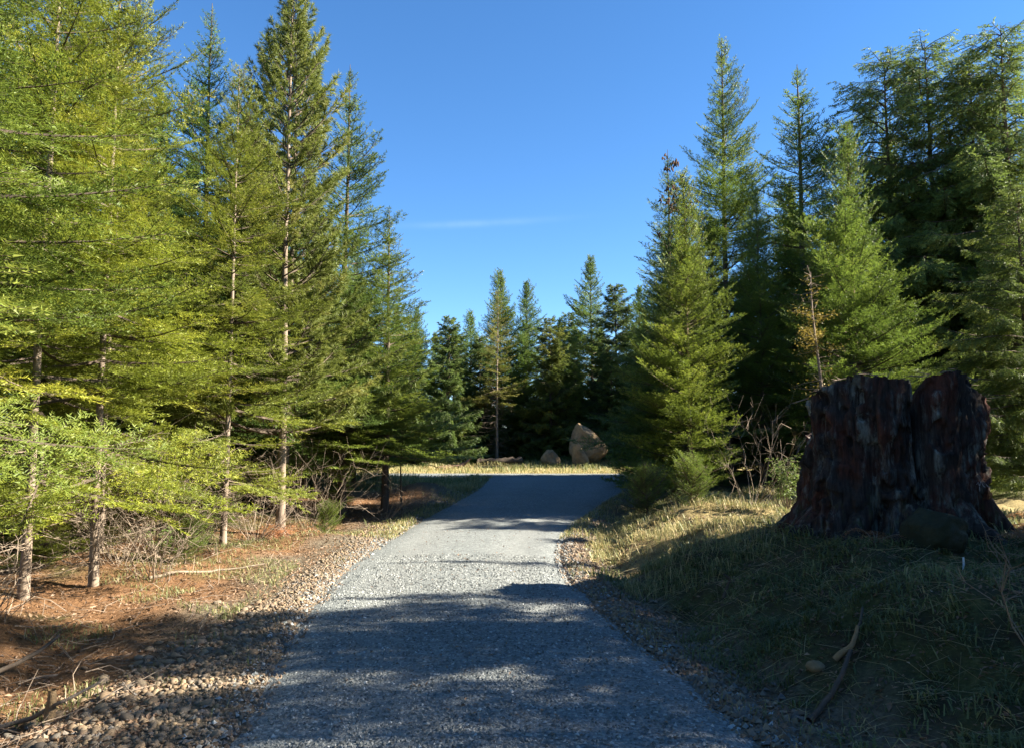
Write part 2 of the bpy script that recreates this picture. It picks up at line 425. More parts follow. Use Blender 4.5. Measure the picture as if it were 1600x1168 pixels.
def fir_bough(rng, L, step=0.022, nl=0.03, nw=0.008, ss=0.075, droop=0.0, flat=1.0, dens=1.0, sag=0.18, width=0.42):
    nm = max(6, int(L/0.1))
    t = np.linspace(0, 1, nm+1)
    ax = np.stack([L*t, 0.04*L*np.sin(t*3+rng.random()*6)*rng.uniform(-1, 1), L*(-sag*t + (sag*1.25)*t*t)], -1)
    def at(tt): return np.stack([np.interp(tt, t, ax[:, i]) for i in range(3)], -1)
    def dr(tt): return unit(at(np.minimum(tt+0.04, 1.0)+1e-4) - at(tt-0.04))
    # secondaries
    t0 = 0.16 if L > 0.6 else 0.02
    n2 = max(3, int((1-t0)*L/ss))
    t2 = t0 + (1-t0)*(np.arange(n2)+rng.random(n2)*0.6)/n2
    t2 = np.concatenate([t2, t2 + 0.4*(1-t0)/n2]); sg = np.concatenate([np.ones(n2), -np.ones(n2)])
    keep = rng.random(len(t2)) < 0.93*dens; t2, sg = np.clip(t2[keep], 0, 0.985), sg[keep]
    l2 = (width*L*(1-t2)**0.75*(0.55+0.45*np.minimum(t2/0.3, 1)) + 0.045)*rng.uniform(0.65, 1.2, len(t2))
    d0 = dr(t2); up = np.array([0, 0, 1.0])
    side = unit(np.cross(up, d0))
    a = np.radians(rng.normal(56, 7, len(t2)))
    D2 = d0*np.cos(a)[:, None] + side*(sg*np.sin(a))[:, None]
    D2[:, 2] += rng.normal(0.02, 0.13, len(t2))*flat - droop*(0.6+0.6*rng.random(len(t2)))
    D2 = unit(D2); S2 = at(t2)
    # tertiaries
    n3 = np.maximum(0, (l2/(ss*0.8)).astype(int))*2
    i3 = np.repeat(np.arange(len(t2)), n3)
    k3 = np.arange(len(i3)) - np.repeat(np.cumsum(n3)-n3, n3)
    t3 = np.clip(0.12 + 0.85*((k3//2) + 0.3 + 0.5*rng.random(len(i3)))/np.maximum(n3[i3]/2, 1), 0, 0.96)
    l3 = (0.42*l2[i3]*(1-t3)**0.8 + 0.03)*rng.uniform(0.6, 1.25, len(i3))
    side3 = unit(np.cross(up, D2[i3]))
    a3 = np.radians(rng.normal(52, 8, len(i3)))
    D3 = D2[i3]*np.cos(a3)[:, None] + side3*(np.where(k3 % 2 == 0, 1, -1)*np.sin(a3))[:, None]
    D3[:, 2] += rng.normal(0.0, 0.15, len(i3))*flat - droop*0.9
    D3 = unit(D3); S3 = S2[i3] + D2[i3]*(l2[i3]*t3)[:, None]
    # main axis outer part also carries needles
    tm = np.linspace(0.35 if L > 0.6 else 0.05, 0.97, max(3, int(L/0.12)))
    Sm, Dm, Lm = at(tm), dr(tm), np.full(len(tm), L*0.65/len(tm)*1.3)
    Sm2 = at(np.array([0.97])); Dm2 = dr(np.array([0.97]))
    S = np.concatenate([S2, S3, Sm, Sm2]); D = np.concatenate([D2, D3, Dm, Dm2]); Ln = np.concatenate([l2, l3, Lm, [0.06+0.05*L]])
    tri, tint = leaflets(S, D, Ln, rng, step, nl, nw)
    V, F = tube_path(ax[::2] if len(ax) > 7 else ax, np.linspace(0.006+0.009*L, 0.0022, len(ax[::2] if len(ax) > 7 else ax)), 3)
    Vs, Fs = sticks_arrays(S2, S2+D2*l2[:, None]*0.85, np.full(len(S2), 0.0032), np.full(len(S2), 0.0013), nseg=1)
    return tri, tint, join_quads([(V, F), (Vs, Fs)])

def pine_bough(rng, L, nneed=16, nl=0.085, nw=0.0055, dens=1.0):
    nm = 8; t = np.linspace(0, 1, nm+1)
    ax = np.stack([L*t, 0.05*L*np.sin(t*4+rng.random()*6), L*(-0.05*t+0.28*t*t)], -1)
    def at(tt): return np.stack([np.interp(tt, t, ax[:, i]) for i in range(3)], -1)
    tw = []   # twig list start, dir, len
    n2 = max(3, int(L/0.10))
    for k in range(n2):
        tt = 0.3 + 0.68*(k+rng.random()*0.5)/n2
        for s in (1, -1):
            if rng.random() > 0.85*dens: continue
            a = np.radians(rng.normal(48, 9)); l = (0.36*L*(1-tt)+0.09)*rng.uniform(0.7, 1.25)
            d = np.array([cos(a), s*sin(a), rng.normal(0.16, 0.12)]); d /= np.linalg.norm(d)
            tw.append((at(np.array([tt]))[0], d, l))
    tw.append((at(np.array([0.9]))[0], unit(ax[-1]-ax[-2]), 0.1+0.1*L))
    S = np.array([x[0] for x in tw]); D = np.array([x[1] for x in tw]); Ln = np.array([x[2] for x in tw])
    # tufts along the outer part of each twig
    nt = np.maximum(2, (Ln*0.8/0.05).astype(int)); idx = np.repeat(np.arange(len(S)), nt)
    k = np.arange(len(idx)) - np.repeat(np.cumsum(nt)-nt, nt)
    tt = 0.35 + 0.65*(k+1)/nt[idx]
    P = S[idx] + D[idx]*(Ln[idx]*tt)[:, None]
    j = np.repeat(np.arange(len(P)), nneed)
    d = D[idx][j]
    r = rng.normal(0, 1, (len(j), 3)); r = r - d*(r*d).sum(-1, keepdims=True); r = unit(r)
    a = np.radians(rng.uniform(18, 72, len(j)))
    dirn = d*np.cos(a)[:, None] + r*np.sin(a)[:, None]; dirn[:, 2] += 0.06; dirn = unit(dirn)
    l = nl*rng.uniform(0.7, 1.15, len(j)); w = nw*rng.uniform(0.8, 1.3, len(j))
    wax = unit(np.cross(dirn, rng.normal(0, 1, (len(j), 3))))
    B = P[j] + d*(rng.uniform(-0.02, 0.02, len(j)))[:, None]
    tri = np.stack([B-wax*(w/2)[:, None], B+wax*(w/2)[:, None], B+dirn*l[:, None]], 1)
    tint = 0.2 + 0.35*rng.random(len(S))[idx][j] + 0.25*tt[j] + 0.15*rng.random(len(j))
    V, F = tube_path(ax, np.linspace(0.006+0.010*L, 0.003, len(ax)), 3)
    Vs, Fs = sticks_arrays(S, S+D*Ln[:, None], np.full(len(S), 0.004), np.full(len(S), 0.002), nseg=1)
    return tri, tint, join_quads([(V, F), (Vs, Fs)])

def cedar_bough(rng, L, step=0.03, nl=0.05, nw=0.012, hang=0.9):
    """drooping branch with flat hanging sprays"""
    nm = 10; t = np.linspace(0, 1, nm+1)
    ax = np.stack([L*t, 0.05*L*np.sin(t*3+rng.random()*6), L*(0.10*t - 0.55*t*t + 0.28*t**4)], -1)
    def at(tt): return np.stack([np.interp(tt, t, ax[:, i]) for i in range(3)], -1)
    n2 = max(6, int(L/0.055))
    t2 = np.clip(0.14 + 0.86*(np.arange(n2)+rng.random(n2))/n2, 0, 0.99)
    sg = np.where(np.arange(n2) % 2 == 0, 1.0, -1.0)
    l2 = (0.34*L*(1-t2)**0.6 + 0.12)*rng.uniform(0.6, 1.25, n2)
    D2 = np.stack([rng.normal(0.42, 0.15, n2), sg*rng.uniform(0.35, 0.8, n2), -hang*rng.uniform(0.35, 1.1, n2)], -1)
    D2 = unit(D2); S2 = at(t2)
    n3 = np.maximum(2, (l2/0.045).astype(int))*2
    i3 = np.repeat(np.arange(n2), n3); k3 = np.arange(len(i3)) - np.repeat(np.cumsum(n3)-n3, n3)
    t3 = np.clip(0.1 + 0.88*(k3//2 + rng.random(len(i3)))/(n3[i3]/2), 0, 0.98)
    l3 = (0.38*l2[i3]*(1-t3)**0.8 + 0.035)*rng.uniform(0.6, 1.2, len(i3))
    # spray plane contains the twig direction and a random, mostly vertical-fan side vector
    sd = unit(np.cross(D2, rng.normal(0, 0.5, (n2, 3)) + np.array([1.0, 0, 0.2])))[i3]
    a3 = np.radians(rng.normal(38, 7, len(i3)))
    D3 = D2[i3]*np.cos(a3)[:, None] + sd*(np.where(k3 % 2 == 0, 1, -1)*np.sin(a3))[:, None]
    D3[:, 2] -= 0.22*hang; D3 = unit(D3)
    S3 = S2[i3] + D2[i3]*(l2[i3]*t3)[:, None]
    S = np.concatenate([S2, S3]); D = np.concatenate([D2, D3]); Ln = np.concatenate([l2, l3])
    tri, tint = leaflets(S, D, Ln, rng, step, nl, nw, ang=24, spread=30)
    V, F = tube_path(ax, np.linspace(0.007+0.010*L, 0.003, len(ax)), 3)
    Vs, Fs = sticks_arrays(S2, S2+D2*l2[:, None]*0.8, np.full(n2, 0.003), np.full(n2, 0.0012), nseg=1)
    return tri, tint, join_quads([(V, F), (Vs, Fs)])

def bough_library(fn, lengths, nvar, seed, **kw):
    lib = []
    for i, L in enumerate(lengths):
        lib.append([fn(np.random.default_rng(seed*100+i*10+k), L, **kw) for k in range(nvar)])
    return lengths, lib

def rot_mats(yaw, pitch, roll):
    cy, sy, cp, sp, cr, sr = np.cos(yaw), np.sin(yaw), np.cos(pitch), np.sin(pitch), np.cos(roll), np.sin(roll)
    Rz = np.array([[cy, -sy, 0], [sy, cy, 0], [0, 0, 1]])
    Ry = np.array([[cp, 0, -sp], [0, 1, 0], [sp, 0, cp]])     # positive pitch lifts +x
    Rx = np.array([[1, 0, 0], [0, cr, -sr], [0, sr, cr]])
    return Rz @ Ry @ Rx

class TreeMesh:
    pass
def conifer(name, seed, H, R, lib, leafmat, barkmat, base=1.2, shape=0.85, inter=0.42, per=5, ang_top=55, ang_bot=-5,
            trunk_r=0.09, lean=0.1, jit=0.25, dead=0, dead_len=0.7, gaps=0.0, gaps_low=0.0, fill=0.6, leader=0.5, base_r=1.0, tintfn=None):
    """one conifer: trunk, live boughs in whorls, dead lower sticks"""
    rng = np.random.default_rng(seed)
    lop = rng.uniform(0.1, 0.22, 3); lph = rng.random(3)*6.28
    lengths, L_ = lib
    lengths = np.asarray(lengths)
    nz = 18
    zz = np.linspace(0, H, nz)
    wob = np.cumsum(rng.normal(0, 0.02, (nz, 2)), 0)*lean*4
    wob -= wob[0]
    tp = np.concatenate([wob, zz[:, None]], 1)
    tp[0, 2] = -0.25
    rad = trunk_r*(1-zz/H)**0.85 + 0.006
    rad[0] *= 1.35; rad[1] *= 1.05
    tv, tf = tube_path(tp, rad, 9)
    def axis(z): return np.array([np.interp(z, zz, wob[:, 0]), np.interp(z, zz, wob[:, 1]), z])
    tris, tints, wood, dwood = [], [], [], []
    z = base
    sites = []
    while z < H - 0.12:
        h = (z-base)/(H-base)
        n = max(3, int(round(per*(1-0.25*h) + rng.normal(0, 0.6))))
        a0 = rng.random()*2*pi
        for k in range(n):
            sites.append((z + rng.normal(0, 0.04), a0 + 2*pi*k/n + rng.normal(0, 0.2), 1.0))
        for k in range(rng.poisson(fill*n*(1-0.5*h))):
            sites.append((z + rng.uniform(0.1, 0.9)*inter, rng.random()*2*pi, 0.72))
        z += inter*(1-0.35*h)*rng.uniform(0.85, 1.15)
    for z, yaw, s in sites:
        if z > H-0.1 or rng.random() < gaps + gaps_low*max(0, 1-(z-base)/(0.28*(H-base))): continue
        h = max(0, (z-base)/(H-base))
        prof = R*((1-h)**shape)*(base_r + (1-base_r)*min(1, h/0.25)) + 0.10
        ln = prof*s*rng.uniform(1-jit, 1+jit*0.7)*(1 + lop[0]*sin(yaw+lph[0]+h*3) + lop[1]*sin(h*9+lph[1])*0.6 + lop[2]*sin(2*yaw+h*14+lph[2])*0.7)
        pit = np.radians(ang_bot + (ang_top-ang_bot)*h**1.3 + rng.normal(0, 6))
        ci = int(np.argmin(np.abs(np.log(lengths/ln))))
        tri, tint, (wv, wf) = L_[ci][rng.integers(len(L_[ci]))]
        sc = ln/lengths[ci]
        M = rot_mats(yaw, pit, rng.normal(0, 0.22))*sc
        if rng.random() < 0.5: M = M @ np.diag([1, -1, 1])
        o = axis(z)
        tris.append(tri @ M.T + o); tints.append(np.clip(tint + rng.normal(0, 0.13) + (tintfn(h, rng) if tintfn else 0), 0, 1))
        wood.append((wv @ M.T + o, wf))
    # leader shoot
    ci = 0
    tri, tint, (wv, wf) = L_[0][0]
    for pit in (88, 80, 75):
        M = rot_mats(rng.random()*6, np.radians(pit), 0)*(leader/lengths[0])*(1.0 if pit == 88 else 0.55)*np.diag([1, 0.5, 0.5])
        o = axis(H-leader*0.35) ; tris.append(tri @ M.T + o); tints.append(tint); wood.append((wv @ M.T + o, wf))
    # dead lower branches
    if dead:
        zc = rng.uniform(0.35, max(base+0.8, 1.5), dead); yaw = rng.random(dead)*2*pi
        ln = rng.uniform(0.25, 1.0, dead)*dead_len
        P0 = np.array([axis(q) for q in zc])
        dv = np.stack([np.cos(yaw), np.sin(yaw), rng.normal(-0.05, 0.25, dead)], -1)
        P1 = P0 + dv*ln[:, None]
        dwood.append(sticks_arrays(P0, P1, np.full(dead, 0.008), np.full(dead, 0.0025), bend=np.stack([0*ln, 0*ln, -0.12*ln*rng.random(dead)], -1), nseg=3))
        # side twigs of the dead branches
        m = dead*4; i = rng.integers(0, dead, m); tt = rng.uniform(0.3, 0.95, m)
        Q0 = P0[i] + (P1-P0)[i]*tt[:, None]
        Q1 = Q0 + unit(dv[i] + rng.normal(0, 0.7, (m, 3)))*(ln[i]*rng.uniform(0.15, 0.45, m))[:, None]
        dwood.append(sticks_arrays(Q0, Q1, np.full(m, 0.0035), np.full(m, 0.0012), nseg=1))
    T = np.concatenate(tris); tn = np.concatenate(tints)
    t = TreeMesh(); t.H = H
    t.crown = mesh_from(name+'_crown', T.reshape(-1, 3), np.arange(len(T)*3), 3, {'tint': np.repeat(tn, 3)})
    t.crown.materials.append(leafmat)
    t.trunk = mesh_from(name+'_trunk', tv, tf, 4, smooth=True); t.trunk.materials.append(barkmat)
    wv, wf = join_quads(wood)
    t.limbs = mesh_from(name+'_limbs', wv, wf, 4); t.limbs.materials.append(M_bark_dark)
    t.dead = None
    if dwood:
        t.dead = mesh_from(name+'_dead', *join_quads(dwood), 4); t.dead.materials.append(M_dead)
    print(name, 'tris', len(T), 'wood', len(wf)//2)
    return t
def plant(t, name, x, y, label, cat='tree', rz=None, h=None, col=(1, 1, 1), group=None, tilt=(0, 0), dz=0.0, wide=1.0):
    s = 1.0 if h is None else h/t.H
    o = empty(name, (x, y, tz(x, y)+dz), rz if rz is not None else (x*7.3+y*3.1) % 6.28, s)
    o.scale = (s*wide, s*wide, s)
    o.rotation_euler[0] = radians(tilt[0]); o.rotation_euler[1] = radians(tilt[1])
    tag(o, label, cat, group)
    link('trunk', t.trunk, None, o)
    l = link('limbs', t.limbs, None, o); l['kind'] = 'stuff'
    if t.dead: link('dead_branches', t.dead, None, o, kind='stuff')
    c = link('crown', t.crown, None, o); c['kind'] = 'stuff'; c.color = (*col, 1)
    return o

LEN = [0.3, 0.6, 1.0, 1.5, 2.1]
lib_near = bough_library(fir_bough, LEN, 3, 1, step=0.015, nl=0.052, nw=0.0135, ss=0.115, width=0.46, droop=-0.05)
lib_mid = bough_library(fir_bough, LEN, 3, 2, step=0.020, nl=0.062, nw=0.019, ss=0.13, width=0.46, droop=-0.12)
lib_dense = bough_library(fir_bough, LEN, 3, 3, step=0.016, nl=0.052, nw=0.015, ss=0.12, width=0.46, droop=-0.28)
lib_far = bough_library(fir_bough, LEN, 3, 4, step=0.044, nl=0.085, nw=0.034, ss=0.13, width=0.5)
lib_pine = bough_library(pine_bough, LEN, 3, 5, nneed=13, nl=0.10, nw=0.0115)
lib_cedar = bough_library(cedar_bough, LEN, 3, 6, step=0.052, nl=0.066, nw=0.019)
lib_cedar_far = bough_library(cedar_bough, LEN, 2, 7, step=0.088, nl=0.098, nw=0.038)

T_left = conifer('open_fir', 11, 10.0, 2.5, lib_near, M_fir, M_bark_pale, base=1.2, shape=0.72, inter=0.40, per=5, ang_bot=-12, dead=60, dead_len=1.0, trunk_r=0.055, fill=0.8, gaps=0.05, gaps_low=0.85, jit=0.35)
T_slim = conifer('slim_fir', 12, 10.4, 2.2, lib_mid, M_fir, M_bark_dark, base=1.9, shape=0.95, inter=0.42, per=6, ang_top=50, ang_bot=2, gaps=0.08, dead=35, trunk_r=0.085, fill=0.8)
T_pine = conifer('pine', 13, 10.6, 2.1, lib_pine, M_pine, M_bark_pale, base=1.9, shape=0.60, inter=0.46, per=5, ang_top=58, ang_bot=8, dead=22, trunk_r=0.075, fill=0.45, leader=0.5)
T_young = conifer('young_fir', 14, 7.4, 1.75, lib_dense, M_fir, M_bark_red, base=0.22, shape=0.72, inter=0.30, per=7, ang_top=62, ang_bot=8, trunk_r=0.06, fill=1.0, base_r=0.8, jit=0.18)
T_tall = conifer('tall_fir', 15, 13.4, 2.7, lib_mid, M_fir, M_bark_dark, base=0.9, shape=0.72, inter=0.44, per=6, ang_top=60, ang_bot=2, trunk_r=0.10, fill=0.4, gaps=0.06)
T_cedar = conifer('cedar', 16, 10.3, 2.4, lib_cedar, M_cedar, M_bark_red, base=0.7, shape=0.46, inter=0.36, per=5, ang_top=28, ang_bot=12, trunk_r=0.10, fill=1.0, jit=0.4)
T_far1 = conifer('far_fir', 17, 10.0, 2.3, lib_far, M_fir, M_bark_dark, base=0.4, shape=0.70, inter=0.38, per=7, ang_top=55, ang_bot=0, trunk_r=0.09, fill=1.0)
T_far2 = conifer('far_cedar', 18, 9.0, 2.4, lib_cedar_far, M_cedar, M_bark_dark, base=0.3, shape=0.6, inter=0.42, per=5, ang_top=50, ang_bot=14, trunk_r=0.10, fill=0.9)
T_bare = conifer('half_dead_fir', 19, 9.6, 1.7, lib_far, M_pine, M_bark_pale, base=3.3, shape=0.75, inter=0.45, per=5, ang_top=50, ang_bot=0, dead=90, dead_len=1.3, trunk_r=0.075, fill=0.5)

# ------------------------------------------------------------------ trees where they stand
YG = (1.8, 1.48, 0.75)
YM = (1.6, 1.32, 0.78)      # yellow-green left-edge firs, tints lifted to carry the sunlight on them
# left edge of the wood
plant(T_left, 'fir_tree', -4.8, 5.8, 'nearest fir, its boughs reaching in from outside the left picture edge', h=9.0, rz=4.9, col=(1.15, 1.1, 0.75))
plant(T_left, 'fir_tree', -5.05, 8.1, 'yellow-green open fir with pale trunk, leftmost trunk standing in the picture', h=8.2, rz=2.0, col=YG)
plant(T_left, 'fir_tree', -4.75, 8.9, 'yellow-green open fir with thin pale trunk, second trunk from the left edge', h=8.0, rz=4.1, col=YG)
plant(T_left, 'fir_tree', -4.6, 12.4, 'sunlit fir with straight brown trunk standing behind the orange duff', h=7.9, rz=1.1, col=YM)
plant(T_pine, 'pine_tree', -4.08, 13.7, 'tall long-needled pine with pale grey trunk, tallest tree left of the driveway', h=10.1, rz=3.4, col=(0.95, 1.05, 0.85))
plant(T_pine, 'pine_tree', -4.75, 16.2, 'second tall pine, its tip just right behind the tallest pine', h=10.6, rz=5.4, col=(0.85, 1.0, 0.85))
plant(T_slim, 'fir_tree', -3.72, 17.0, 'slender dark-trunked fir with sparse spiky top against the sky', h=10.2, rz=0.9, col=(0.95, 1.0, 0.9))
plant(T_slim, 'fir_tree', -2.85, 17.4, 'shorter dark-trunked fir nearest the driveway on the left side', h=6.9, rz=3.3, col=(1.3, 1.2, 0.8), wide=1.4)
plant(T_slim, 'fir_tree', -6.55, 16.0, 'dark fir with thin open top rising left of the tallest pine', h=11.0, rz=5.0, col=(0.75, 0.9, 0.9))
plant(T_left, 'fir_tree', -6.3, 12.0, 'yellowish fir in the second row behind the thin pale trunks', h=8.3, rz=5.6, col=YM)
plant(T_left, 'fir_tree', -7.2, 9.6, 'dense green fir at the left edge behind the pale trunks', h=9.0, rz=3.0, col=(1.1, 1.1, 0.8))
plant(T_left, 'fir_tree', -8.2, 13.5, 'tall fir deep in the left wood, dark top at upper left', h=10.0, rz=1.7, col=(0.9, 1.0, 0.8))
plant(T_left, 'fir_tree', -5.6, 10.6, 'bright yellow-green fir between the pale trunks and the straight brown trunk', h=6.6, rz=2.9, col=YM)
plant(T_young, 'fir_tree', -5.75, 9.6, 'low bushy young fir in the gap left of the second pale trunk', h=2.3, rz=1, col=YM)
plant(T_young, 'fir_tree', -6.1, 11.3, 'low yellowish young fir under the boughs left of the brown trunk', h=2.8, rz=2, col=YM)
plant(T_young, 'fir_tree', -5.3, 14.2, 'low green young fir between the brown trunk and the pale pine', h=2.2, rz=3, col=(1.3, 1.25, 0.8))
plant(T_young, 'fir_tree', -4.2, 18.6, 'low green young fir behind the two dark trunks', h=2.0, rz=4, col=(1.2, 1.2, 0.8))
lg = 'firs deep in the left wood'
hid = 'shaded fir hidden deep in the left wood'
for x, y, h, c, lb in [(-6.6, 18.5, 9.5, 0, 'shaded fir between the thin open top and the tallest pine'), (-5.4, 20.0, 9, 1, 'green fir showing behind the second tall pine'),
                       (-8.5, 18, 10, 0, 'shaded fir behind the bright front row, left of the thin open top'), (-4.6, 22.5, 7.5, 1, 'low green fir behind the slender dark-trunked fir'), (-7.3, 22, 9, 0, hid),
                       (-10, 15.5, 10, 0, 'blue-green fir top at the far left behind the leftmost trunk'), (-11.5, 19, 11, 1, hid), (-9.8, 23, 10, 0, 'distant fir tip seen low between the left crowns'),
                       (-5.4, 26, 8, 1, 'far fir behind the shorter dark-trunked fir by the driveway'), (-8.2, 27, 9, 0, hid), (-11, 28, 10, 0, hid), (-9.6, 11.5, 9, 0, 'dim fir low at the very left edge behind the boughs')]:
    plant(T_far1 if c == 0 else T_tall, 'fir_tree', x, y, lb, h=h, col=(0.95, 1.05, 0.9), group=lg)

# right side
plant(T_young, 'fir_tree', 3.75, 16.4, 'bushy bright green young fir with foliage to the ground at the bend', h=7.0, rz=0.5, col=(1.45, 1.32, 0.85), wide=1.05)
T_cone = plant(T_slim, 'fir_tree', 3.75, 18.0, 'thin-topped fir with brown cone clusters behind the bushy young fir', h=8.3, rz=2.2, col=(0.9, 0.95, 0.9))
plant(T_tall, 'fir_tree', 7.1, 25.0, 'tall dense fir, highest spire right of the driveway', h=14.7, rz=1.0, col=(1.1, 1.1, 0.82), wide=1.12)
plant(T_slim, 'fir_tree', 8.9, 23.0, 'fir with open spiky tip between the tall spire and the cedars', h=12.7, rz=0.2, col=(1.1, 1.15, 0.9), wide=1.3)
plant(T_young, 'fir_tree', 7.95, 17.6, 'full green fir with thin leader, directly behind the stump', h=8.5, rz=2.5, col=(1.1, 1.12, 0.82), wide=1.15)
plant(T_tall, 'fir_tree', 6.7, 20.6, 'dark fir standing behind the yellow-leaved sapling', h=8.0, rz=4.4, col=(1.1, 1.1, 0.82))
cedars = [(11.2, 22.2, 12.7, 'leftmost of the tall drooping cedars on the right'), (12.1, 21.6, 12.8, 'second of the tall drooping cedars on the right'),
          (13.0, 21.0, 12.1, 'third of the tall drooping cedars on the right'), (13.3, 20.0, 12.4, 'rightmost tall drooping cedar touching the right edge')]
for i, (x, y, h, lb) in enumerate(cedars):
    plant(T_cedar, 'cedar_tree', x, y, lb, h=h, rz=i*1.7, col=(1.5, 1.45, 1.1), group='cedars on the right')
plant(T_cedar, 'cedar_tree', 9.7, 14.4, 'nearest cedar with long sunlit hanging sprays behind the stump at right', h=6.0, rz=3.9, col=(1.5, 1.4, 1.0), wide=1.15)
rg = 'firs closing the right background'
hid = 'dark fir hidden behind the right-hand trees'
for x, y, h, lb in [(5.0, 24, 8, 'dark fir seen through the left side of the bushy young fir'), (9.6, 26, 10, 'dark fir between the tall spire and the open spiky tip'), (12.6, 25, 11, hid), (14.5, 24.0, 10.5, hid),
                    (7.2, 27, 9, 'far fir low behind the highest right spire'), (13.5, 25, 10, hid), (10.6, 28, 10, hid), (16.5, 22, 11, hid), (4.6, 20.5, 6.0, 'short dark fir right behind the bushy young fir'),
                    (12.0, 18.9, 6.8, 'green fir between the tall cedars and the nearest cedar, above the stump')]:
    plant(T_far1, 'fir_tree', x, y, lb, h=h, col=(1.1, 1.1, 0.82), group=rg)
# trees just outside the right edge whose shade lies on the driveway and the stump
sg_ = 'trees beyond the right picture edge'
for x, y, h, t, w in [(7.9, 5.9, 7.8, T_tall, 1), (8.2, 8.0, 5.4, T_tall, 1), (8.4, 6.9, 7.8, T_cedar, 1), (7.2, 3.3, 6.8, T_tall, 1), (11.0, 10.3, 7.1, T_slim, 0.6), (9.8, 3.0, 7.6, T_tall, 1), (11.8, 6.6, 8.0, T_tall, 1), (8.9, 4.3, 7.3, T_slim, 1.15), (10.6, 5.0, 8.2, T_tall, 1)]:
    plant(t, 'fir_tree' if t is not T_cedar else 'cedar_tree', x, y, 'tree beyond the right picture edge, seen by its shade on the gravel', h=h, col=(0.8, 0.95, 0.85), group=sg_, wide=w)

bh = 'unseen trees added behind the viewpoint'  # unseen firs put in to cut the sky light in shaded places
for x, y, h, t in [(-5.5, 1.5, 8.5, T_left), (-6.5, -2, 9, T_tall), (-5, -6, 9, T_far1), (-8.5, 3.5, 9.5, T_tall), (6, -5, 9, T_far1), (-6, -11, 10, T_tall), (5.5, -10, 10, T_tall), (0.5, -17, 10, T_far1), (-4, -17, 11, T_tall), (4.5, -16, 11, T_far1), (-10, -4, 11, T_far1), (10, -5, 10, T_tall)]:
    plant(t, 'fir_tree', x, y, 'unseen fir added behind the viewpoint to hold back sky light', h=h, col=(0.85, 0.95, 0.85), group=bh)

# background wall of trees beyond the cross track
plant(T_far1, 'fir_tree', -0.7, 42, 'dark fir with the highest spire in the far background', h=10.5, rz=1, col=(1.1, 1.1, 0.82))
plant(T_bare, 'fir_tree', -0.72, 37, 'half-dead background fir with bare pale trunk and brown lower twigs', h=8.4, rz=2, col=(1.0, 0.95, 0.85))
plant(T_far1, 'fir_tree', 0.85, 44, 'thin background spire right of the highest far fir', h=10.3, rz=3, col=(0.9, 1.0, 1.0))
plant(T_far2, 'cedar_tree', 1.9, 38, 'rounded olive cedar left of the standing boulder', h=7.1, rz=0.4, col=(1.3, 1.15, 0.8))
plant(T_far1, 'fir_tree', 4.4, 42, 'pale grey-green background fir above the standing boulder', h=11.2, rz=5, col=(1.0, 1.05, 1.05))
plant(T_far2, 'cedar_tree', 5.5, 40, 'broad background cedar right above the standing boulder', h=9.1, rz=2.2, col=(1.0, 1.0, 0.9))
bgp = 'trees of the far background wall'
hf, hc = 'fir hidden behind the far background wall of trees', 'cedar hidden behind the far background wall of trees'
for x, y, h, c, lb in [(6.5, 38.5, 8.8, 0, 'background fir left of the bushy young fir, right of the broad cedar'), (-3.0, 36.5, 7.0, 1, 'full dark cedar left of the half-dead background fir'),
                       (-2.2, 40, 7.9, 0, 'thin fir tip between the full dark cedar and the highest far spire'), (-4.5, 36, 7.4, 0, 'leftmost fir of the far wall beside the left wood'),
                       (3.4, 46, 8.6, 1, 'distant cedar top left of the pale grey-green fir'), (-5.8, 38, 7.8, 0, 'far fir half hidden by the left wood near the crest'), (-1.6, 39, 6.4, 1, 'low cedar just left of the bare pale trunk'),
                       (0.6, 39.5, 6.6, 0, 'low fir just right of the bare pale trunk'), (3.2, 38.6, 6.2, 0, 'short fir right behind the standing boulder'), (4.9, 37.6, 5.6, 1, 'low dark cedar right of the standing boulder'),
                       (-3.9, 38.8, 6.6, 0, 'small fir left of the full dark cedar in the far wall'), (2.6, 41.5, 7.6, 0, 'fir rising behind the rounded olive cedar'), (6.2, 36.4, 6.2, 0, 'low fir at the right end of the far dry grass'),
                       (7.8, 40, 8, 0, hf), (9.5, 37, 9, 0, hf), (12, 38, 9.5, 1, hc), (-7.5, 36, 8, 0, hf), (-9.5, 38, 9, 0, hf), (-12, 36, 9, 0, hf), (8.4, 34, 7.5, 0, hf), (15, 36, 10, 1, hc),
                       (2.4, 48, 7, 0, hf), (-0.2, 49, 7.5, 0, hf), (-3.6, 47, 8, 1, hc), (5.6, 48, 8, 0, hf), (8.2, 47, 9, 0, hf), (-6.4, 46, 8.5, 1, hc), (11, 46, 10, 0, hf), (-10, 47, 10, 0, hf)]:
    plant(T_far2 if c else T_far1, 'cedar_tree' if c else 'fir_tree', x, y, lb, h=h, col=(1.1, 1.15, 0.95) if c else (1.05, 1.15, 1.0), group=bgp)

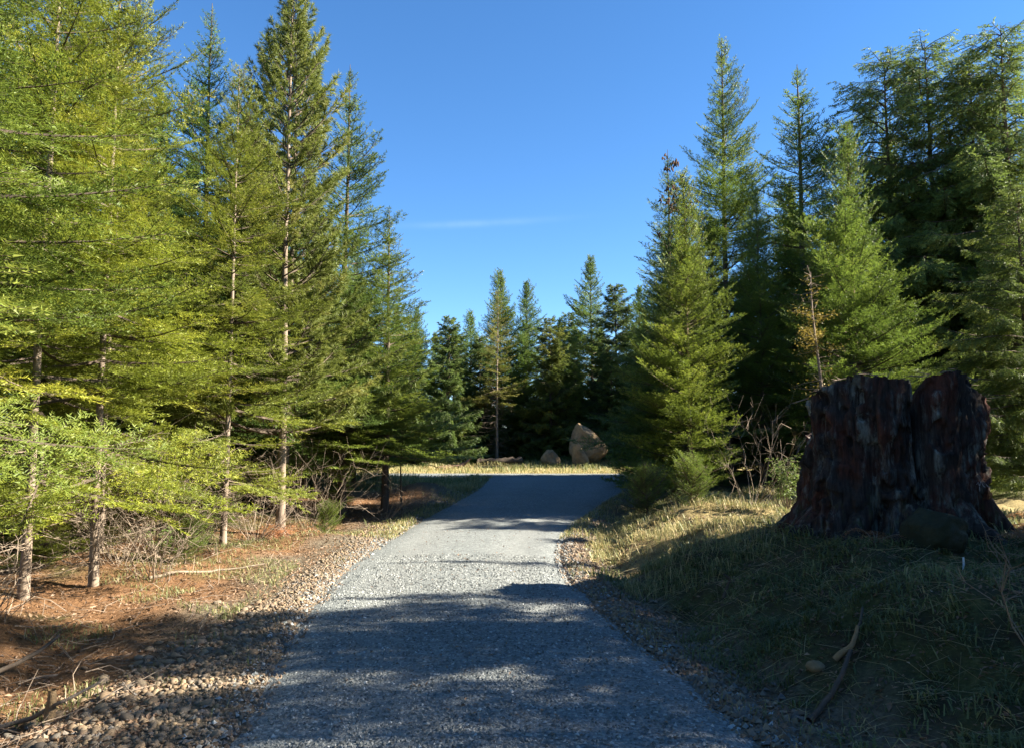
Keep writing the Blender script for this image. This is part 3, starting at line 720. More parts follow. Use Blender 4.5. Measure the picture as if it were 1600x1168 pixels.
# ------------------------------------------------------------------ stump
SX, SY = 4.36, 8.85
def stump():
    sz = tz(SX, SY-0.9) - 0.02
    root = empty('tree_stump', (SX, SY, sz))
    tag(root, 'huge dark reddish old-growth stump with split top on the grassy mound', 'stump')
    nth, nh = 380, 110
    th = np.arange(nth)/nth*2*pi
    cx_, cy_ = np.cos(th), np.sin(th)
    xs = cx_
    # rim height: left shell, notch, rounded right shell; back lower
    top = 1.69 + 0.05*np.sin(th*5+1) - 0.16*sm(-0.55, -1.0, xs) - 0.20*sm(0.62, 1.0, xs)
    notch = np.exp(-((xs+0.08)/0.05)**2)*0.36
    front = sm(0.25, -0.1, cy_)
    top = top - notch*front - (1-front)*(0.45 + 0.2*np.sin(th*3))
    top = top + 0.03*fbm(cx_*5, cy_*5, 0, 51, 3) + 0.012*vnoise(th*30, 0, 0, 53)
    hh = np.linspace(0, 1, nh)
    TH, HH = np.meshgrid(th, hh, indexing='ij')
    Z = HH*top[:, None]
    lob = 1 + 0.05*np.sin(TH*2+0.6) + 0.045*np.sin(TH*5+2.0) + 0.03*np.sin(TH*9+Z*0.6)
    rootl = np.clip(0.45 + 0.9*np.sin(TH*4+2.4) + 0.5*np.sin(TH*7+0.5), 0, 2)
    r = 0.97*lob + 0.20*np.exp(-Z/0.16)*(0.35+0.65*rootl)
    r = r + 0.05*sm(0.9, 0.3, Z)*(sm(0.5, 1.0, -np.cos(TH)))
    groove = np.exp(-(((TH-1.5*pi+0.08))/0.075)**2)*0.36*sm(0.15, 0.8, Z)
    groove2 = np.exp(-(((TH-1.5*pi+0.62))/0.07)**2)*0.13*sm(1.5, 0.6, Z)
    groove3 = np.exp(-(((TH-1.5*pi-0.5))/0.09)**2)*0.12*sm(1.5, 0.5, Z)
    fur = np.abs(fbm(TH*9 + 0.5*fbm(TH*2, Z*1.5, 0, 58, 2), Z*0.7, 0, 55, 4))
    fib = 0.07*fur - 0.03 + 0.035*fbm(TH*7, Z*5.5, 0, 62, 4) + 0.028*vnoise(TH*48, Z*2.4, 0, 57) + 0.05*fbm(TH*3.5, Z*2.6, 0, 59, 4)
    pit = sm(0.42, 0.62, fbm(TH*5, Z*3.0, 0, 60, 3)); fib = fib - 0.09*pit
    step = -0.035*sm(0.02, 0.0, np.mod(Z+0.25*vnoise(TH*5, 0, 0, 61), 0.62)-0.3)*sm(0.1, 0.4, vnoise(TH*3, Z*1.5, 0, 63))
    r = r - groove - groove2 - groove3 + fib + step
    Z2 = Z - 0.30*(HH < 1e-6)
    V = np.stack([r*np.cos(TH), r*np.sin(TH)*0.88, Z2], -1).reshape(-1, 3)
    F = grid_faces(nth, nh, wrap=True)
    # inner hollow
    ni = 14
    ki = np.linspace(0, 1, ni)
    rt = r[:, -1]
    TI, KI = np.meshgrid(th, ki, indexing='ij')
    ri = rt[:, None]*(1 - 0.15*sm(0, 0.25, KI) - 0.80*sm(0.55, 1.0, KI)) + 0.02*fbm(TI*12, KI*3, 0, 65, 3)*KI
    zi = top[:, None] - 0.85*sm(0.02, 0.8, KI) + 0.03*fbm(TI*8, KI*6, 0, 67, 2)*KI
    VI = np.stack([ri*np.cos(TI), ri*np.sin(TI)*0.88, zi], -1)
    VI[:, 0] = V.reshape(nth, nh, 3)[:, -1]
    V2, F2 = join_quads([(V, F), (VI.reshape(-1, 3), grid_faces(nth, ni, wrap=True))])
    m, N, Lk = new_mat('rotten_wood')
    a = noise(N, Lk, 5.5, 8, 0.7, stretch=(1, 1, 0.16)); b = noise(N, Lk, 2.0, 4, 0.6, stretch=(1, 1, 0.5)); c = noise(N, Lk, 22, 5, 0.7, stretch=(1, 1, 0.12)); d_ = noise(N, Lk, 7.0, 6, 0.75, stretch=(1, 1, 0.35))
    red = ramp(N, Lk, c, [(0.3, (0.016, 0.009, 0.008)), (0.7, (0.105, 0.042, 0.028))])
    char = ramp(N, Lk, c, [(0.3, (0.010, 0.009, 0.009)), (0.7, (0.055, 0.045, 0.040))])
    col = mixrgb(N, Lk, ramp(N, Lk, b, [(0.50, (0, 0, 0)), (0.62, (1, 1, 1))]), char, red)
    geo = N.new("ShaderNodeTexCoord"); sp = N.new("ShaderNodeSeparateXYZ"); Lk.new(geo.outputs['Object'], sp.inputs[0])
    lic = mth(N, Lk, 'MULTIPLY', ramp(N, Lk, a, [(0.50, (0, 0, 0)), (0.62, (1, 1, 1))]), ramp(N, Lk, d_, [(0.44, (0, 0, 0)), (0.58, (1, 1, 1))]))
    col = mixrgb(N, Lk, mth(N, Lk, 'MULTIPLY', lic, 0.8), col, (0.22, 0.24, 0.215))
    mossf = mth(N, Lk, 'MULTIPLY', ramp(N, Lk, d_, [(0.52, (0, 0, 0)), (0.62, (1, 1, 1))]), ramp(N, Lk, sp.outputs[2], [(0.05, (1, 1, 1)), (0.55, (0, 0, 0))]))
    col = mixrgb(N, Lk, mth(N, Lk, 'MULTIPLY', mossf, 0.8), col, (0.05, 0.06, 0.02))
    finish(m, N, Lk, col, 0.9, mth(N, Lk, 'ADD', a, mth(N, Lk, 'MULTIPLY', c, 0.8)), 0.8, 0.03, 0.15)
    link('shell', mesh_from('stump_shell', V2, F2, 4, smooth=True), m, root)
    rng = np.random.default_rng(71)
    # buttress roots running into the mound
    for a_, l_, rr in [(195, 1.55, 0.16), (225, 1.55, 0.13), (258, 1.4, 0.12), (290, 1.5, 0.14), (325, 1.45, 0.14), (350, 1.4, 0.16), (30, 1.5, 0.16), (150, 1.6, 0.16)]:
        aa = radians(a_); t = np.linspace(0, 1, 10)
        rad_ = 0.85 + (l_-0.85)*t
        px_ = rad_*np.cos(aa+0.25*(t-0.3)*rng.uniform(-1, 1)); py_ = rad_*np.sin(aa)*0.9
        gz_ = np.array([tz(SX+q, SY+w) for q, w in zip(px_, py_)]) - sz
        pz_ = gz_ + (0.26*(1-t)**2.0 - 0.08*t)
        V_, F_ = tube_path(np.stack([px_, py_, pz_], -1), rr*(1-0.75*t)+0.01, 10)
        V_ += 0.02*np.stack([fbm(V_[:, 0]*9, V_[:, 1]*9, V_[:, 2]*4, s, 3) for s in (73, 75, 77)], -1)
        link('root', mesh_from('root', V_, F_, 4, smooth=True), m, root)
    # pale painted strokes low on the right of the stump
    pm, N, Lk = new_mat('pale_paint'); nn = noise(N, Lk, 60, 4, 0.7)
    finish(pm, N, Lk, ramp(N, Lk, nn, [(0.35, (0.16, 0.13, 0.12)), (0.6, (0.42, 0.38, 0.36))]), 0.9)
    V3 = V.reshape(nth, nh, 3)
    def on_surf(xw, zw):
        fr = V3[int(nth*0.5):]
        i = np.argmin((fr[..., 0]-xw)**2 + (fr[..., 2]-zw)**2 + 0.0*fr[..., 1])
        p = fr.reshape(-1, 3)[i]; return np.array([xw, p[1]-0.022, zw])
    strokes = [[(0, .02), (.02, .04), (.03, .0), (.028, -.05)], [(.03, .0), (.05, .05), (.06, .01), (.075, -.01)], [(.09, .045), (.115, .045)], [(.095, .02), (.11, .0), (.12, .02)], [(.10, .045), (.10, .02)],
               [(.14, .05), (.142, -.01)], [(.165, .045), (.165, -.01)], [(.165, .045), (.195, .047)], [(.165, .02), (.185, .02)], [(.165, -.01), (.18, -.012)]]
    prt = []
    for s in strokes:
        p = np.array([on_surf(0.60+q[0]*1.05, 0.52+q[1]) for q in s])
        if len(p) == 2: p = np.array([p[0], (p[0]+p[1])/2, p[1]])
        prt.append(tube_path(p, np.full(len(p), 0.0055), 5))
    V_, F_ = join_quads(prt)
    link('painted_mark', mesh_from('painted_mark', V_, F_, 4), pm, root, label='pale scrawled strokes low on the stump')
    # litter and twigs lying on the rim
    n = 46; a_ = rng.uniform(pi, 2*pi, n); i = (a_/(2*pi)*nth).astype(int)
    P = V3[i, -1] + np.array([0, 0.05, 0.012]); d = rng.normal(0, 1, (n, 3))*np.array([1, 0.7, 0.25])
    V_, F_ = sticks_arrays(P, P+unit(d)*rng.uniform(0.06, 0.26, n)[:, None], np.full(n, 0.006), np.full(n, 0.002), nseg=1)
    link('rim_splinters', mesh_from('rim_splinters', V_, F_, 4), M_dead, root, kind='stuff')
    return root
stump()

# ------------------------------------------------------------------ rocks
import bmesh
def ico(sub):
    bm = bmesh.new(); bmesh.ops.create_icosphere(bm, subdivisions=sub, radius=1.0)
    bm.verts.ensure_lookup_table()
    V = np.array([v.co[:] for v in bm.verts]); F = np.array([[v.index for v in f.verts] for f in bm.faces]).ravel()
    bm.free(); return V, F
def rock_mat(name, c1, c2, c3):
    m, N, Lk = new_mat(name)
    n1 = noise(N, Lk, 2.5, 8, 0.7); n2 = noise(N, Lk, 14, 6, 0.7)
    col = ramp(N, Lk, n1, [(0.3, c1), (0.55, c2), (0.75, c3)])
    col = mixrgb(N, Lk, mth(N, Lk, 'MULTIPLY', n2, 0.4), col, c1)
    return finish(m, N, Lk, col, 0.9, mth(N, Lk, 'ADD', n1, mth(N, Lk, 'MULTIPLY', n2, 0.5)), 0.7, 0.05, 0.2)
M_tan = rock_mat('tan_stone', (0.12, 0.083, 0.048), (0.30, 0.205, 0.11), (0.40, 0.30, 0.18))
M_greyrock = rock_mat('mossy_grey_stone', (0.015, 0.018, 0.010), (0.04, 0.042, 0.022), (0.075, 0.08, 0.078))
def rock(name, label, x, y, dims, prof, seed, mat, sub=5, sink=0.12, planes=7, rz=0.0):
    V, F = ico(sub)
    rng = np.random.default_rng(seed)
    for _ in range(planes):                                   # knock flat facets off the block
        n = unit(rng.normal(0, 1, 3)[None])[0]; n[2] = abs(n[2])*0.6; n = n/np.linalg.norm(n)
        dcut = rng.uniform(0.62, 0.86); s = V @ n
        V = V - np.outer(np.maximum(s-dcut, 0)*0.92, n)
    V = V + V*(0.10*fbm(V[:, 0]*1.8+seed, V[:, 1]*1.8, V[:, 2]*1.8, seed, 5)[:, None])
    V = V*np.array(dims)/2
    z = (V[:, 2]-V[:, 2].min())/(V[:, 2].max()-V[:, 2].min())
    sx_, ox = np.interp(z, prof[0], prof[1]), np.interp(z, prof[0], prof[2])
    V[:, 0] = V[:, 0]*sx_ + ox; V[:, 1] = V[:, 1]*np.interp(z, prof[0], np.sqrt(prof[1]))
    V[:, 2] -= V[:, 2].min() + sink
    o = link(name, mesh_from(name, V, F, 3, smooth=True), mat)
    o.location = (x, y, tz(x, y)); o.rotation_euler[2] = rz
    return tag(o, label, 'boulder')
rock('boulder', 'tall tan pointed boulder standing upright on the far grass', 3.42, 35.2, (1.75, 1.45, 1.95), ([0, 0.25, 0.5, 0.75, 1], [0.95, 1.08, 1.05, 0.85, 0.55], [0.05, 0.06, 0.05, -0.02, -0.22]), 81, M_tan, planes=9)
rock('boulder', 'low grey triangular slab leaning at the foot of the tall boulder', 3.0, 34.2, (0.85, 0.5, 1.15), ([0, 0.3, 0.6, 1], [1.15, 1.0, 0.75, 0.5], [0.05, 0.0, -0.06, -0.14]), 83, M_tan, sub=4)
rock('boulder', 'small block-shaped tan boulder left of the tall boulder', 1.72, 34.6, (0.95, 0.7, 0.85), ([0, 0.5, 1], [0.9, 1.0, 0.9], [0.05, 0.0, -0.05]), 87, M_tan, sub=4, planes=10)
rock('boulder', 'rounded mossy grey rock lying in front of the stump', 3.95, 7.3, (0.62, 0.5, 0.5), ([0, 0.5, 1], [1, 1, 1], [0, 0, 0.02]), 89, M_greyrock, sub=5, sink=0.12, planes=5)
rock('stone', 'small pale stone on the bank below the stump', 2.02, 5.25, (0.13, 0.10, 0.085), ([0, 1], [1, 1], [0, 0]), 91, M_tan, sub=3, sink=0.015)

# ------------------------------------------------------------------ pebble verge on the left
def pebble_mat(name, c, vary=0.5):
    m, N, Lk = new_mat(name)
    oi = N.new("ShaderNodeObjectInfo"); at = nd(N, "ShaderNodeAttribute", attribute_name='tint')
    f = mth(N, Lk, 'FRACT', mth(N, Lk, 'ADD', oi.outputs['Random'], at.outputs['Fac']))
    col = ramp(N, Lk, f, c)
    n = noise(N, Lk, 40, 4, 0.7)
    col = mixrgb(N, Lk, mth(N, Lk, 'MULTIPLY', n, 0.35), col, (0.12, 0.09, 0.06))
    return finish(m, N, Lk, col, 0.85, n, 0.3, 0.004, 0.25)
M_pebble = pebble_mat('river_pebbles', [(0.0, (0.12, 0.085, 0.055)), (0.3, (0.20, 0.14, 0.085)), (0.55, (0.13, 0.115, 0.095)), (0.85, (0.27, 0.195, 0.115)), (1.0, (0.08, 0.07, 0.06))])
M_shale = pebble_mat('verge_shale', [(0.0, (0.12, 0.08, 0.055)), (0.4, (0.20, 0.14, 0.09)), (0.7, (0.12, 0.12, 0.12)), (1.0, (0.30, 0.22, 0.14))])
M_crush = pebble_mat('crushed_stone', [(0.0, (0.075, 0.088, 0.092)), (0.5, (0.17, 0.187, 0.185)), (0.85, (0.28, 0.297, 0.288)), (1.0, (0.48, 0.49, 0.47))])
def scatter_stones(P, size, rng, sub, flat, angular, zsink=0.25):
    V0, F0 = ico(sub)
    nv = len(V0); n = len(P)
    Rm = rng.normal(0, 1, (n, 4)); Rm = unit(Rm)
    w, x, y, z = Rm.T
    yaw = rng.random(n)*2*pi
    c, s = np.cos(yaw), np.sin(yaw)
    sc = np.stack([np.ones(n), rng.uniform(0.6, 1, n), flat*rng.uniform(0.7, 1.2, n)], -1)*size[:, None]/2
    V = np.broadcast_to(V0, (n, nv, 3)).copy()
    V *= 1 + angular*rng.normal(0, 1, (n, nv, 1))
    V = V*sc[:, None]
    tl = rng.normal(0, 0.3, (n, 2))
    V[..., 2] += V[..., 0]*tl[:, None, 0] + V[..., 1]*tl[:, None, 1]
    X = V[..., 0]*c[:, None] - V[..., 1]*s[:, None]; Y = V[..., 0]*s[:, None] + V[..., 1]*c[:, None]
    V[..., 0], V[..., 1] = X, Y
    V = V + P[:, None] + np.array([0, 0, 1.0])*(sc[:, 2]*(1-2*zsink))[:, None, None]
    F = F0[None] + (np.arange(n)*nv)[:, None]
    return V.reshape(-1, 3), F.ravel(), np.repeat(rng.random(n), nv)

def on_gr(x, y): return np.stack([x, y, terrain(x, y)], -1)
verge = empty('pebble_verge'); verge['kind'] = 'structure'
rng = np.random.default_rng(101)
n = 9500
d = 3.2 + 13*rng.random(n)**1.7
wv = 0.55 + 0.75*sm(8.0, 4.8, d)
u = wv*rng.beta(1.3, 1.7, n) - 0.03 + rng.normal(0, 0.05, n)
x = Ledge(d) - u
size = (0.012 + 0.045*rng.random(n)**2.8)*(0.8+0.5*sm(0.0, 0.7, u)) + 0.004*(d > 8)
P = np.stack([x, d, terrain(x, d)], -1)
# the largest ones in the picture are single cobbles
nb = 300
db = 3.6 + 4.6*rng.random(nb)**1.2
ub = np.clip(rng.normal(0.75, 0.28, nb)*(0.75+0.55*sm(7.5, 4.8, db)), 0.1, 1.45)
xb = Ledge(db) - ub
V0, F0 = ico(2)
cob = []
for k in range(8):
    r_ = np.random.default_rng(200+k)
    V = V0*(1+0.13*fbm(V0[:, 0]*1.1+k*3, V0[:, 1]*1.1, V0[:, 2]*1.1, 300+k, 3)[:, None])*np.array([1, r_.uniform(0.65, 0.9), r_.uniform(0.45, 0.7)])
    me = mesh_from('cobble', V, F0, 3, {'tint': np.full(len(V), 0.0)}, smooth=True); me.materials.append(M_pebble); cob.append(me)
for i in range(nb):
    s = 0.017 + 0.036*rng.random()**2.5
    o = link('cobble', cob[i % 8], None, verge)
    o.location = (xb[i], db[i], tz(xb[i], db[i]) + 0.15*s); o.scale = (s, s, s)
    o.rotation_euler = (rng.normal(0, 0.25), rng.normal(0, 0.25), rng.random()*6.28)
V, F, tn = scatter_stones(P, size, rng, 1, 0.6, 0.06, 0.35)
print('pebbles', len(F)//3)
link('pebbles', mesh_from('pebbles', V, F, 3, {'tint': tn}, smooth=True), M_pebble, verge, kind='stuff')

# loose crushed stone lying on the near driveway
n = 26000
d = 3.0 + 8.0*rng.random(n)**1.5
s_ = rng.uniform(-1.02, 1.02, n)
x = (Ledge(d)+Redge(d))/2 + (Redge(d)-Ledge(d))/2*s_
P = np.stack([x, d, road_z(x, d, s_)], -1)
def octa_stones(P, size, rng):
    V0 = np.array([[1, 0, 0], [0, 1, 0], [-1, 0, 0], [0, -1, 0], [0, 0, 1], [0, 0, -0.6]], float)
    F0 = np.array([0, 1, 4, 1, 2, 4, 2, 3, 4, 3, 0, 4])
    n = len(P); V = V0[None]*(rng.uniform(0.6, 1.2, (n, 6, 1))) + rng.normal(0, 0.22, (n, 6, 3))
    V = V*(size/2)[:, None, None]*np.array([1, 0.85, 0.75])
    a = rng.random(n)*6.28; c, s = np.cos(a)[:, None], np.sin(a)[:, None]
    V = np.stack([V[..., 0]*c-V[..., 1]*s, V[..., 0]*s+V[..., 1]*c, V[..., 2]], -1) + P[:, None]
    V[..., 2] += (size*0.12)[:, None]
    F = F0[None] + (np.arange(n)*6)[:, None]
    return V.reshape(-1, 3), F.ravel(), np.repeat(rng.random(n), 6)
V, F, tn = octa_stones(P, 0.014 + 0.02*rng.random(n)**1.6, rng)
link('gravel_stones', mesh_from('gravel_stones', V, F, 3, {'tint': tn}), M_crush, kind='stuff', label='loose crushed grey stone covering the near driveway', category='gravel')

# stones spilled over both edges of the driveway
n = 15000
d = 3.0 + 19*rng.random(n)**1.5
sd = rng.random(n) < 0.5
off_ = np.abs(rng.normal(0, 0.17, n)) - 0.10
x = np.where(sd, Ledge(d) - off_, Redge(d) + off_)
sN = np.clip((x - (Ledge(d)+Redge(d))/2)/((Redge(d)-Ledge(d))/2), -1.03, 1.03)
zz_ = np.where(off_ < 0, road_z(x, d, sN), terrain(x, d))
V, F, tn = octa_stones(np.stack([x, d, zz_], -1), (0.014 + 0.03*rng.random(n)**2)*(1+d/25), rng)
half = len(F)//2//12*12
link('spilled_gravel', mesh_from('spilled_gravel', V, F[:half], 3, {'tint': tn}), M_crush, kind='stuff', label='grey gravel spilled loosely over the driveway edges', category='gravel')
link('edge_grit', mesh_from('edge_grit', V, F[half:], 3, {'tint': tn}), M_shale, kind='stuff', label='brown grit mixed into the driveway edges', category='gravel')
# angular grit between the river pebbles
n = 8000
d = 3.1 + 11*rng.random(n)**1.5
u = (0.6 + 0.85*sm(8.0, 4.8, d))*rng.random(n) - 0.05 + rng.normal(0, 0.08, n)
x = Ledge(d) - u
V, F, tn = octa_stones(on_gr(x, d), 0.012 + 0.04*rng.random(n)**2.2, rng)
link('angular_grit', mesh_from('angular_grit', V, F, 3, {'tint': tn}), M_shale, verge, kind='stuff')
# rough stony verge on the right
n = 9000
d = 3.0 + 13*rng.random(n)**1.5
foot = 0.42 + 0.25*sm(5, 8, d)
v = -0.06 + (foot+0.12)*rng.random(n) + rng.normal(0, 0.05, n)
x = Redge(d) + v
P = np.stack([x, d, np.maximum(terrain(x, d), -1)], -1)
V, F, tn = octa_stones(P, 0.02 + 0.055*rng.random(n)**2.5, rng)
link('verge_stones', mesh_from('verge_stones', V, F, 3, {'tint': tn}), M_shale, kind='stuff', label='brown broken stones along the right edge of the driveway', category='gravel')

# ------------------------------------------------------------------ grass, litter, twigs
def blades(P, h, w, rng, lean=0.5, dirs=None):
    n = len(P)
    a = rng.random(n)*2*pi if dirs is None else dirs
    d = np.stack([np.cos(a), np.sin(a), np.zeros(n)], -1)
    s = np.stack([-np.sin(a), np.cos(a), np.zeros(n)], -1)
    ln = np.abs(rng.normal(lean, 0.3, n))
    m = P + np.array([0, 0, 1.0])*(h*0.6)[:, None] + d*(h*ln*0.35)[:, None]
    t = P + np.array([0, 0, 1.0])*(h*np.clip(1-ln*0.45, 0.1, 1))[:, None] + d*(h*ln)[:, None]
    w2 = (w/2)[:, None]
    V = np.stack([P-s*w2, P+s*w2, m+s*w2*0.8, m-s*w2*0.8, t], 1)
    b = np.arange(n)*5
    F = np.stack([b, b+1, b+2, b, b+2, b+3, b+3, b+2, b+4], -1)
    return V.reshape(-1, 3), F.ravel()
def on_ground(x, y, dz=0.0): return np.stack([x, y, terrain(x, y)+dz], -1)

rng = np.random.default_rng(401)
# right bank: patchy mossy grass
nc = 4700; per = 24
dc = 2.4 + 14*rng.random(nc)**1.35
xc = Redge(dc) + 0.45 + 6.0*rng.random(nc)**1.15
okc = (vnoise(xc*1.5, dc*1.5, 0, 405)*0.7 + 0.45*vnoise(xc*4, dc*4, 0, 407) + 0.42 > rng.random(nc)) & (np.abs(xc) < 0.72*dc+0.8)
xc, dc = xc[okc], dc[okc]; nc = len(xc)
cs_ = rng.uniform(0.03, 0.10, nc); ch = rng.uniform(0.5, 1.5, nc); cd_ = rng.normal(0, 0.16, nc); ca = rng.random(nc)*6.28
ii = np.repeat(np.arange(nc), per); n = len(ii)
x = xc[ii] + rng.normal(0, 1, n)*cs_[ii]; d = dc[ii] + rng.normal(0, 1, n)*cs_[ii]
keep = ((x-SX)/1.12)**2 + ((d-SY)/1.0)**2 > 1
x, d, ii = x[keep], d[keep], ii[keep]; n = len(x)
hb = rng.uniform(0.03, 0.11, n)*ch[ii]*(1+0.4*(d > 8))
V, F = blades(on_ground(x, d, -0.006), hb, rng.uniform(0.004, 0.009, n)*(1+d/14), rng, 1.0, dirs=ca[ii]+rng.normal(0, 1.1, n))
dry_sun = np.clip(0.36 + cd_[ii] + 0.22*vnoise(x*0.9, d*0.9, 0, 409) + 0.5*sm(9.2, 10.5, d) + rng.normal(0, 0.16, n), 0, 1)  # random dry tone; more golden far along, imitating sun on the strip
link('bank_grass', mesh_from('bank_grass', V, F, 3, {'tint': np.repeat(dry_sun, 5)}), M_grass, kind='stuff', label='short mossy grass covering the right-hand bank', category='grass')
print('bank grass', len(F)//3)
# dead straw stalks lying over the bank
n = 3600
d = 2.6 + 11*rng.random(n)**1.2; x = Redge(d) + 0.4 + 5.2*rng.random(n)
keep = ((x-SX)/1.1)**2 + ((d-SY)/0.95)**2 > 1; x, d = x[keep], d[keep]; n = len(x)
P0 = on_ground(x, d); a = rng.random(n)*6.28; l = rng.uniform(0.08, 0.4, n)
P1 = P0 + np.stack([np.cos(a)*l, np.sin(a)*l, np.abs(rng.normal(0.05, 0.12, n))*l*1.5 + 0.01], -1)
P1[:, 2] = np.maximum(P1[:, 2], terrain(P1[:, 0], P1[:, 1]) + 0.01)
V, F = sticks_arrays(P0, P1, rng.uniform(0.0012, 0.0026, n), np.full(n, 0.0008), bend=np.stack([0*l, 0*l, 0.12*l*rng.random(n)], -1), nseg=2)
link('straw_stalks', mesh_from('straw_stalks', V, F, 4, {'tint': np.repeat(rng.random(n), 9)}), M_straw, kind='stuff', label='pale dead grass stalks strewn over the bank', category='straw')
# upright dry tufts at the ditch and the sunny strip
n = 9000
d = 8.2 + 7*rng.random(n); x = Redge(d) + 0.5 + 3.4*rng.random(n)**1.4
keep = (vnoise(x*2.2, d*2.2, 0, 411) > 0.05) & (((x-SX)/1.2)**2 + ((d-SY)/1.0)**2 > 1); x, d = x[keep], d[keep]; n = len(x)
V, F = blades(on_ground(x, d), rng.uniform(0.08, 0.26, n), rng.uniform(0.004, 0.007, n), rng, 0.7)
link('dry_tufts', mesh_from('dry_tufts', V, F, 3, {'tint': np.repeat(np.clip(0.85+rng.normal(0, 0.15, n), 0, 1), 5)}), M_grass, kind='stuff', label='dry yellow grass tufts on the sunny right strip', category='grass')
# far dry meadow strip by the boulders and on the mound left of the driveway
n = 34000
far_ = rng.random(n) < 0.7
d = np.where(far_, 30.4 + 7*rng.random(n), 21.2 + 6.4*rng.random(n))
x = np.where(far_, rng.uniform(-9, 16, n), -1.15 - 5.0*rng.random(n)**1.2)
tall_ = 1 + 1.3*np.clip(fbm(x*0.9, d*0.9, 0, 415, 3), 0, 1)
V, F = blades(on_ground(x, d), rng.uniform(0.05, 0.2, n)*tall_, rng.uniform(0.012, 0.022, n), rng, 0.7)
link('meadow_grass', mesh_from('meadow_grass', V, F, 3, {'tint': np.repeat(np.clip(0.78+0.25*vnoise(x*0.6, d*1.3, 0, 417)+rng.normal(0, 0.15, n), 0, 1), 5)}), M_grass, kind='stuff', label='dry golden grass beyond the crest around the boulders', category='grass')

# left forest floor
def flakes(P, size, rng):
    n = len(P); a = rng.random(n)*6.28
    nrm = unit(np.stack([rng.normal(0, 0.45, n), rng.normal(0, 0.45, n), np.ones(n)], -1))
    u = unit(np.cross(nrm, np.stack([np.cos(a), np.sin(a), 0*a], -1))); w = np.cross(nrm, u)
    l = size[:, None]; q = (size*rng.uniform(0.25, 0.6, n))[:, None]
    V = np.stack([P-u*l/2, P-w*q/2+nrm*q*0.3, P+u*l/2, P+w*q/2+nrm*q*0.3], 1)
    b = np.arange(n)*4
    return V.reshape(-1, 3), np.stack([b, b+1, b+2, b+3], -1).ravel()
n = 42000
d = 3.0 + 18*rng.random(n)**1.4; x = Ledge(d) - 0.55 - 6.5*rng.random(n)**1.3
keep = np.abs(x) < 0.72*d+1.0; x, d = x[keep], d[keep]; n = len(x)
V, F = flakes(on_ground(x, d, 0.008), rng.uniform(0.015, 0.06, n), rng)
tn = np.clip(0.45+0.3*vnoise(x*1.2, d*1.2, 0, 421)+rng.normal(0, 0.22, n), 0, 1)
link('leaf_litter', mesh_from('leaf_litter', V, F, 4, {'tint': np.repeat(tn, 4)}), M_litter, kind='stuff', label='brown leaf and bark litter on the left forest floor', category='litter')
n = 2600
d = 3.2 + 16*rng.random(n)**1.3; x = Ledge(d) - 0.75 - 6.0*rng.random(n)**1.2
P0 = on_ground(x, d, 0.012); a = rng.random(n)*6.28; l = rng.uniform(0.06, 0.42, n)
P1 = P0 + np.stack([np.cos(a)*l, np.sin(a)*l, 0*l], -1); P1[:, 2] = terrain(P1[:, 0], P1[:, 1]) + np.abs(rng.normal(0.02, 0.07, n))
r = 0.0012 + 0.0045*rng.random(n)**2
V, F = sticks_arrays(P0, P1, r, r*0.5, bend=rng.normal(0, 0.05, (n, 3))*l[:, None], nseg=2)
link('fallen_twigs', mesh_from('fallen_twigs', V, F, 4), M_dead, kind='stuff', label='fallen grey twigs strewn over the left forest floor', category='twigs')
n = 30000
d = 4 + 13*rng.random(n)**1.2; x = Ledge(d) - 0.7 - 5*rng.random(n)**1.3
keep = (vnoise(x*1.3, d*1.3, 0, 431) + 0.6*sm(11, 12.5, d)*sm(15.5, 13.5, d) > 0.25) & (np.abs(x) < 0.72*d+1); x, d = x[keep], d[keep]; n = len(x)
V, F = blades(on_ground(x, d), rng.uniform(0.03, 0.10, n), rng.uniform(0.004, 0.008, n), rng, 0.8)
link('floor_moss', mesh_from('floor_moss', V, F, 3, {'tint': np.repeat(np.clip(0.6+rng.normal(0, 0.2, n), 0, 1), 5)}), M_grass, kind='stuff', label='yellow-green moss and grass patches under the left trees', category='moss')
n = 24000
d = 2.6 + 12*rng.random(n)**1.3; x = Redge(d) + 0.15 + 5.5*rng.random(n)**1.2
keep = (np.abs(x) < 0.72*d+0.8) & (((x-SX)/1.05)**2 + ((d-SY)/0.9)**2 > 1); x, d = x[keep], d[keep]; n = len(x)
V, F = flakes(on_ground(x, d, 0.008), rng.uniform(0.012, 0.055, n), rng)
link('bank_litter', mesh_from('bank_litter', V, F, 4, {'tint': np.repeat(np.clip(0.3+rng.normal(0, 0.25, n), 0, 1), 4)}), M_litter, kind='stuff', label='brown dead leaves and bark scraps lying on the right bank', category='litter')
n = 900
d = 3.2 + 14*rng.random(n)**1.2; q = np.clip(rng.normal(0, 0.75, n), -1.0, 1.0)
x = (Ledge(d)+Redge(d))/2 + (Redge(d)-Ledge(d))/2*q
V, F = flakes(np.stack([x, d, road_z(x, d, q)+0.012], -1), rng.uniform(0.012, 0.04, n), rng)
link('road_litter', mesh_from('road_litter', V, F, 4, {'tint': np.repeat(rng.random(n)*0.7, 4)}), M_litter, kind='stuff', label='scattered brown leaf scraps on the driveway gravel', category='litter')
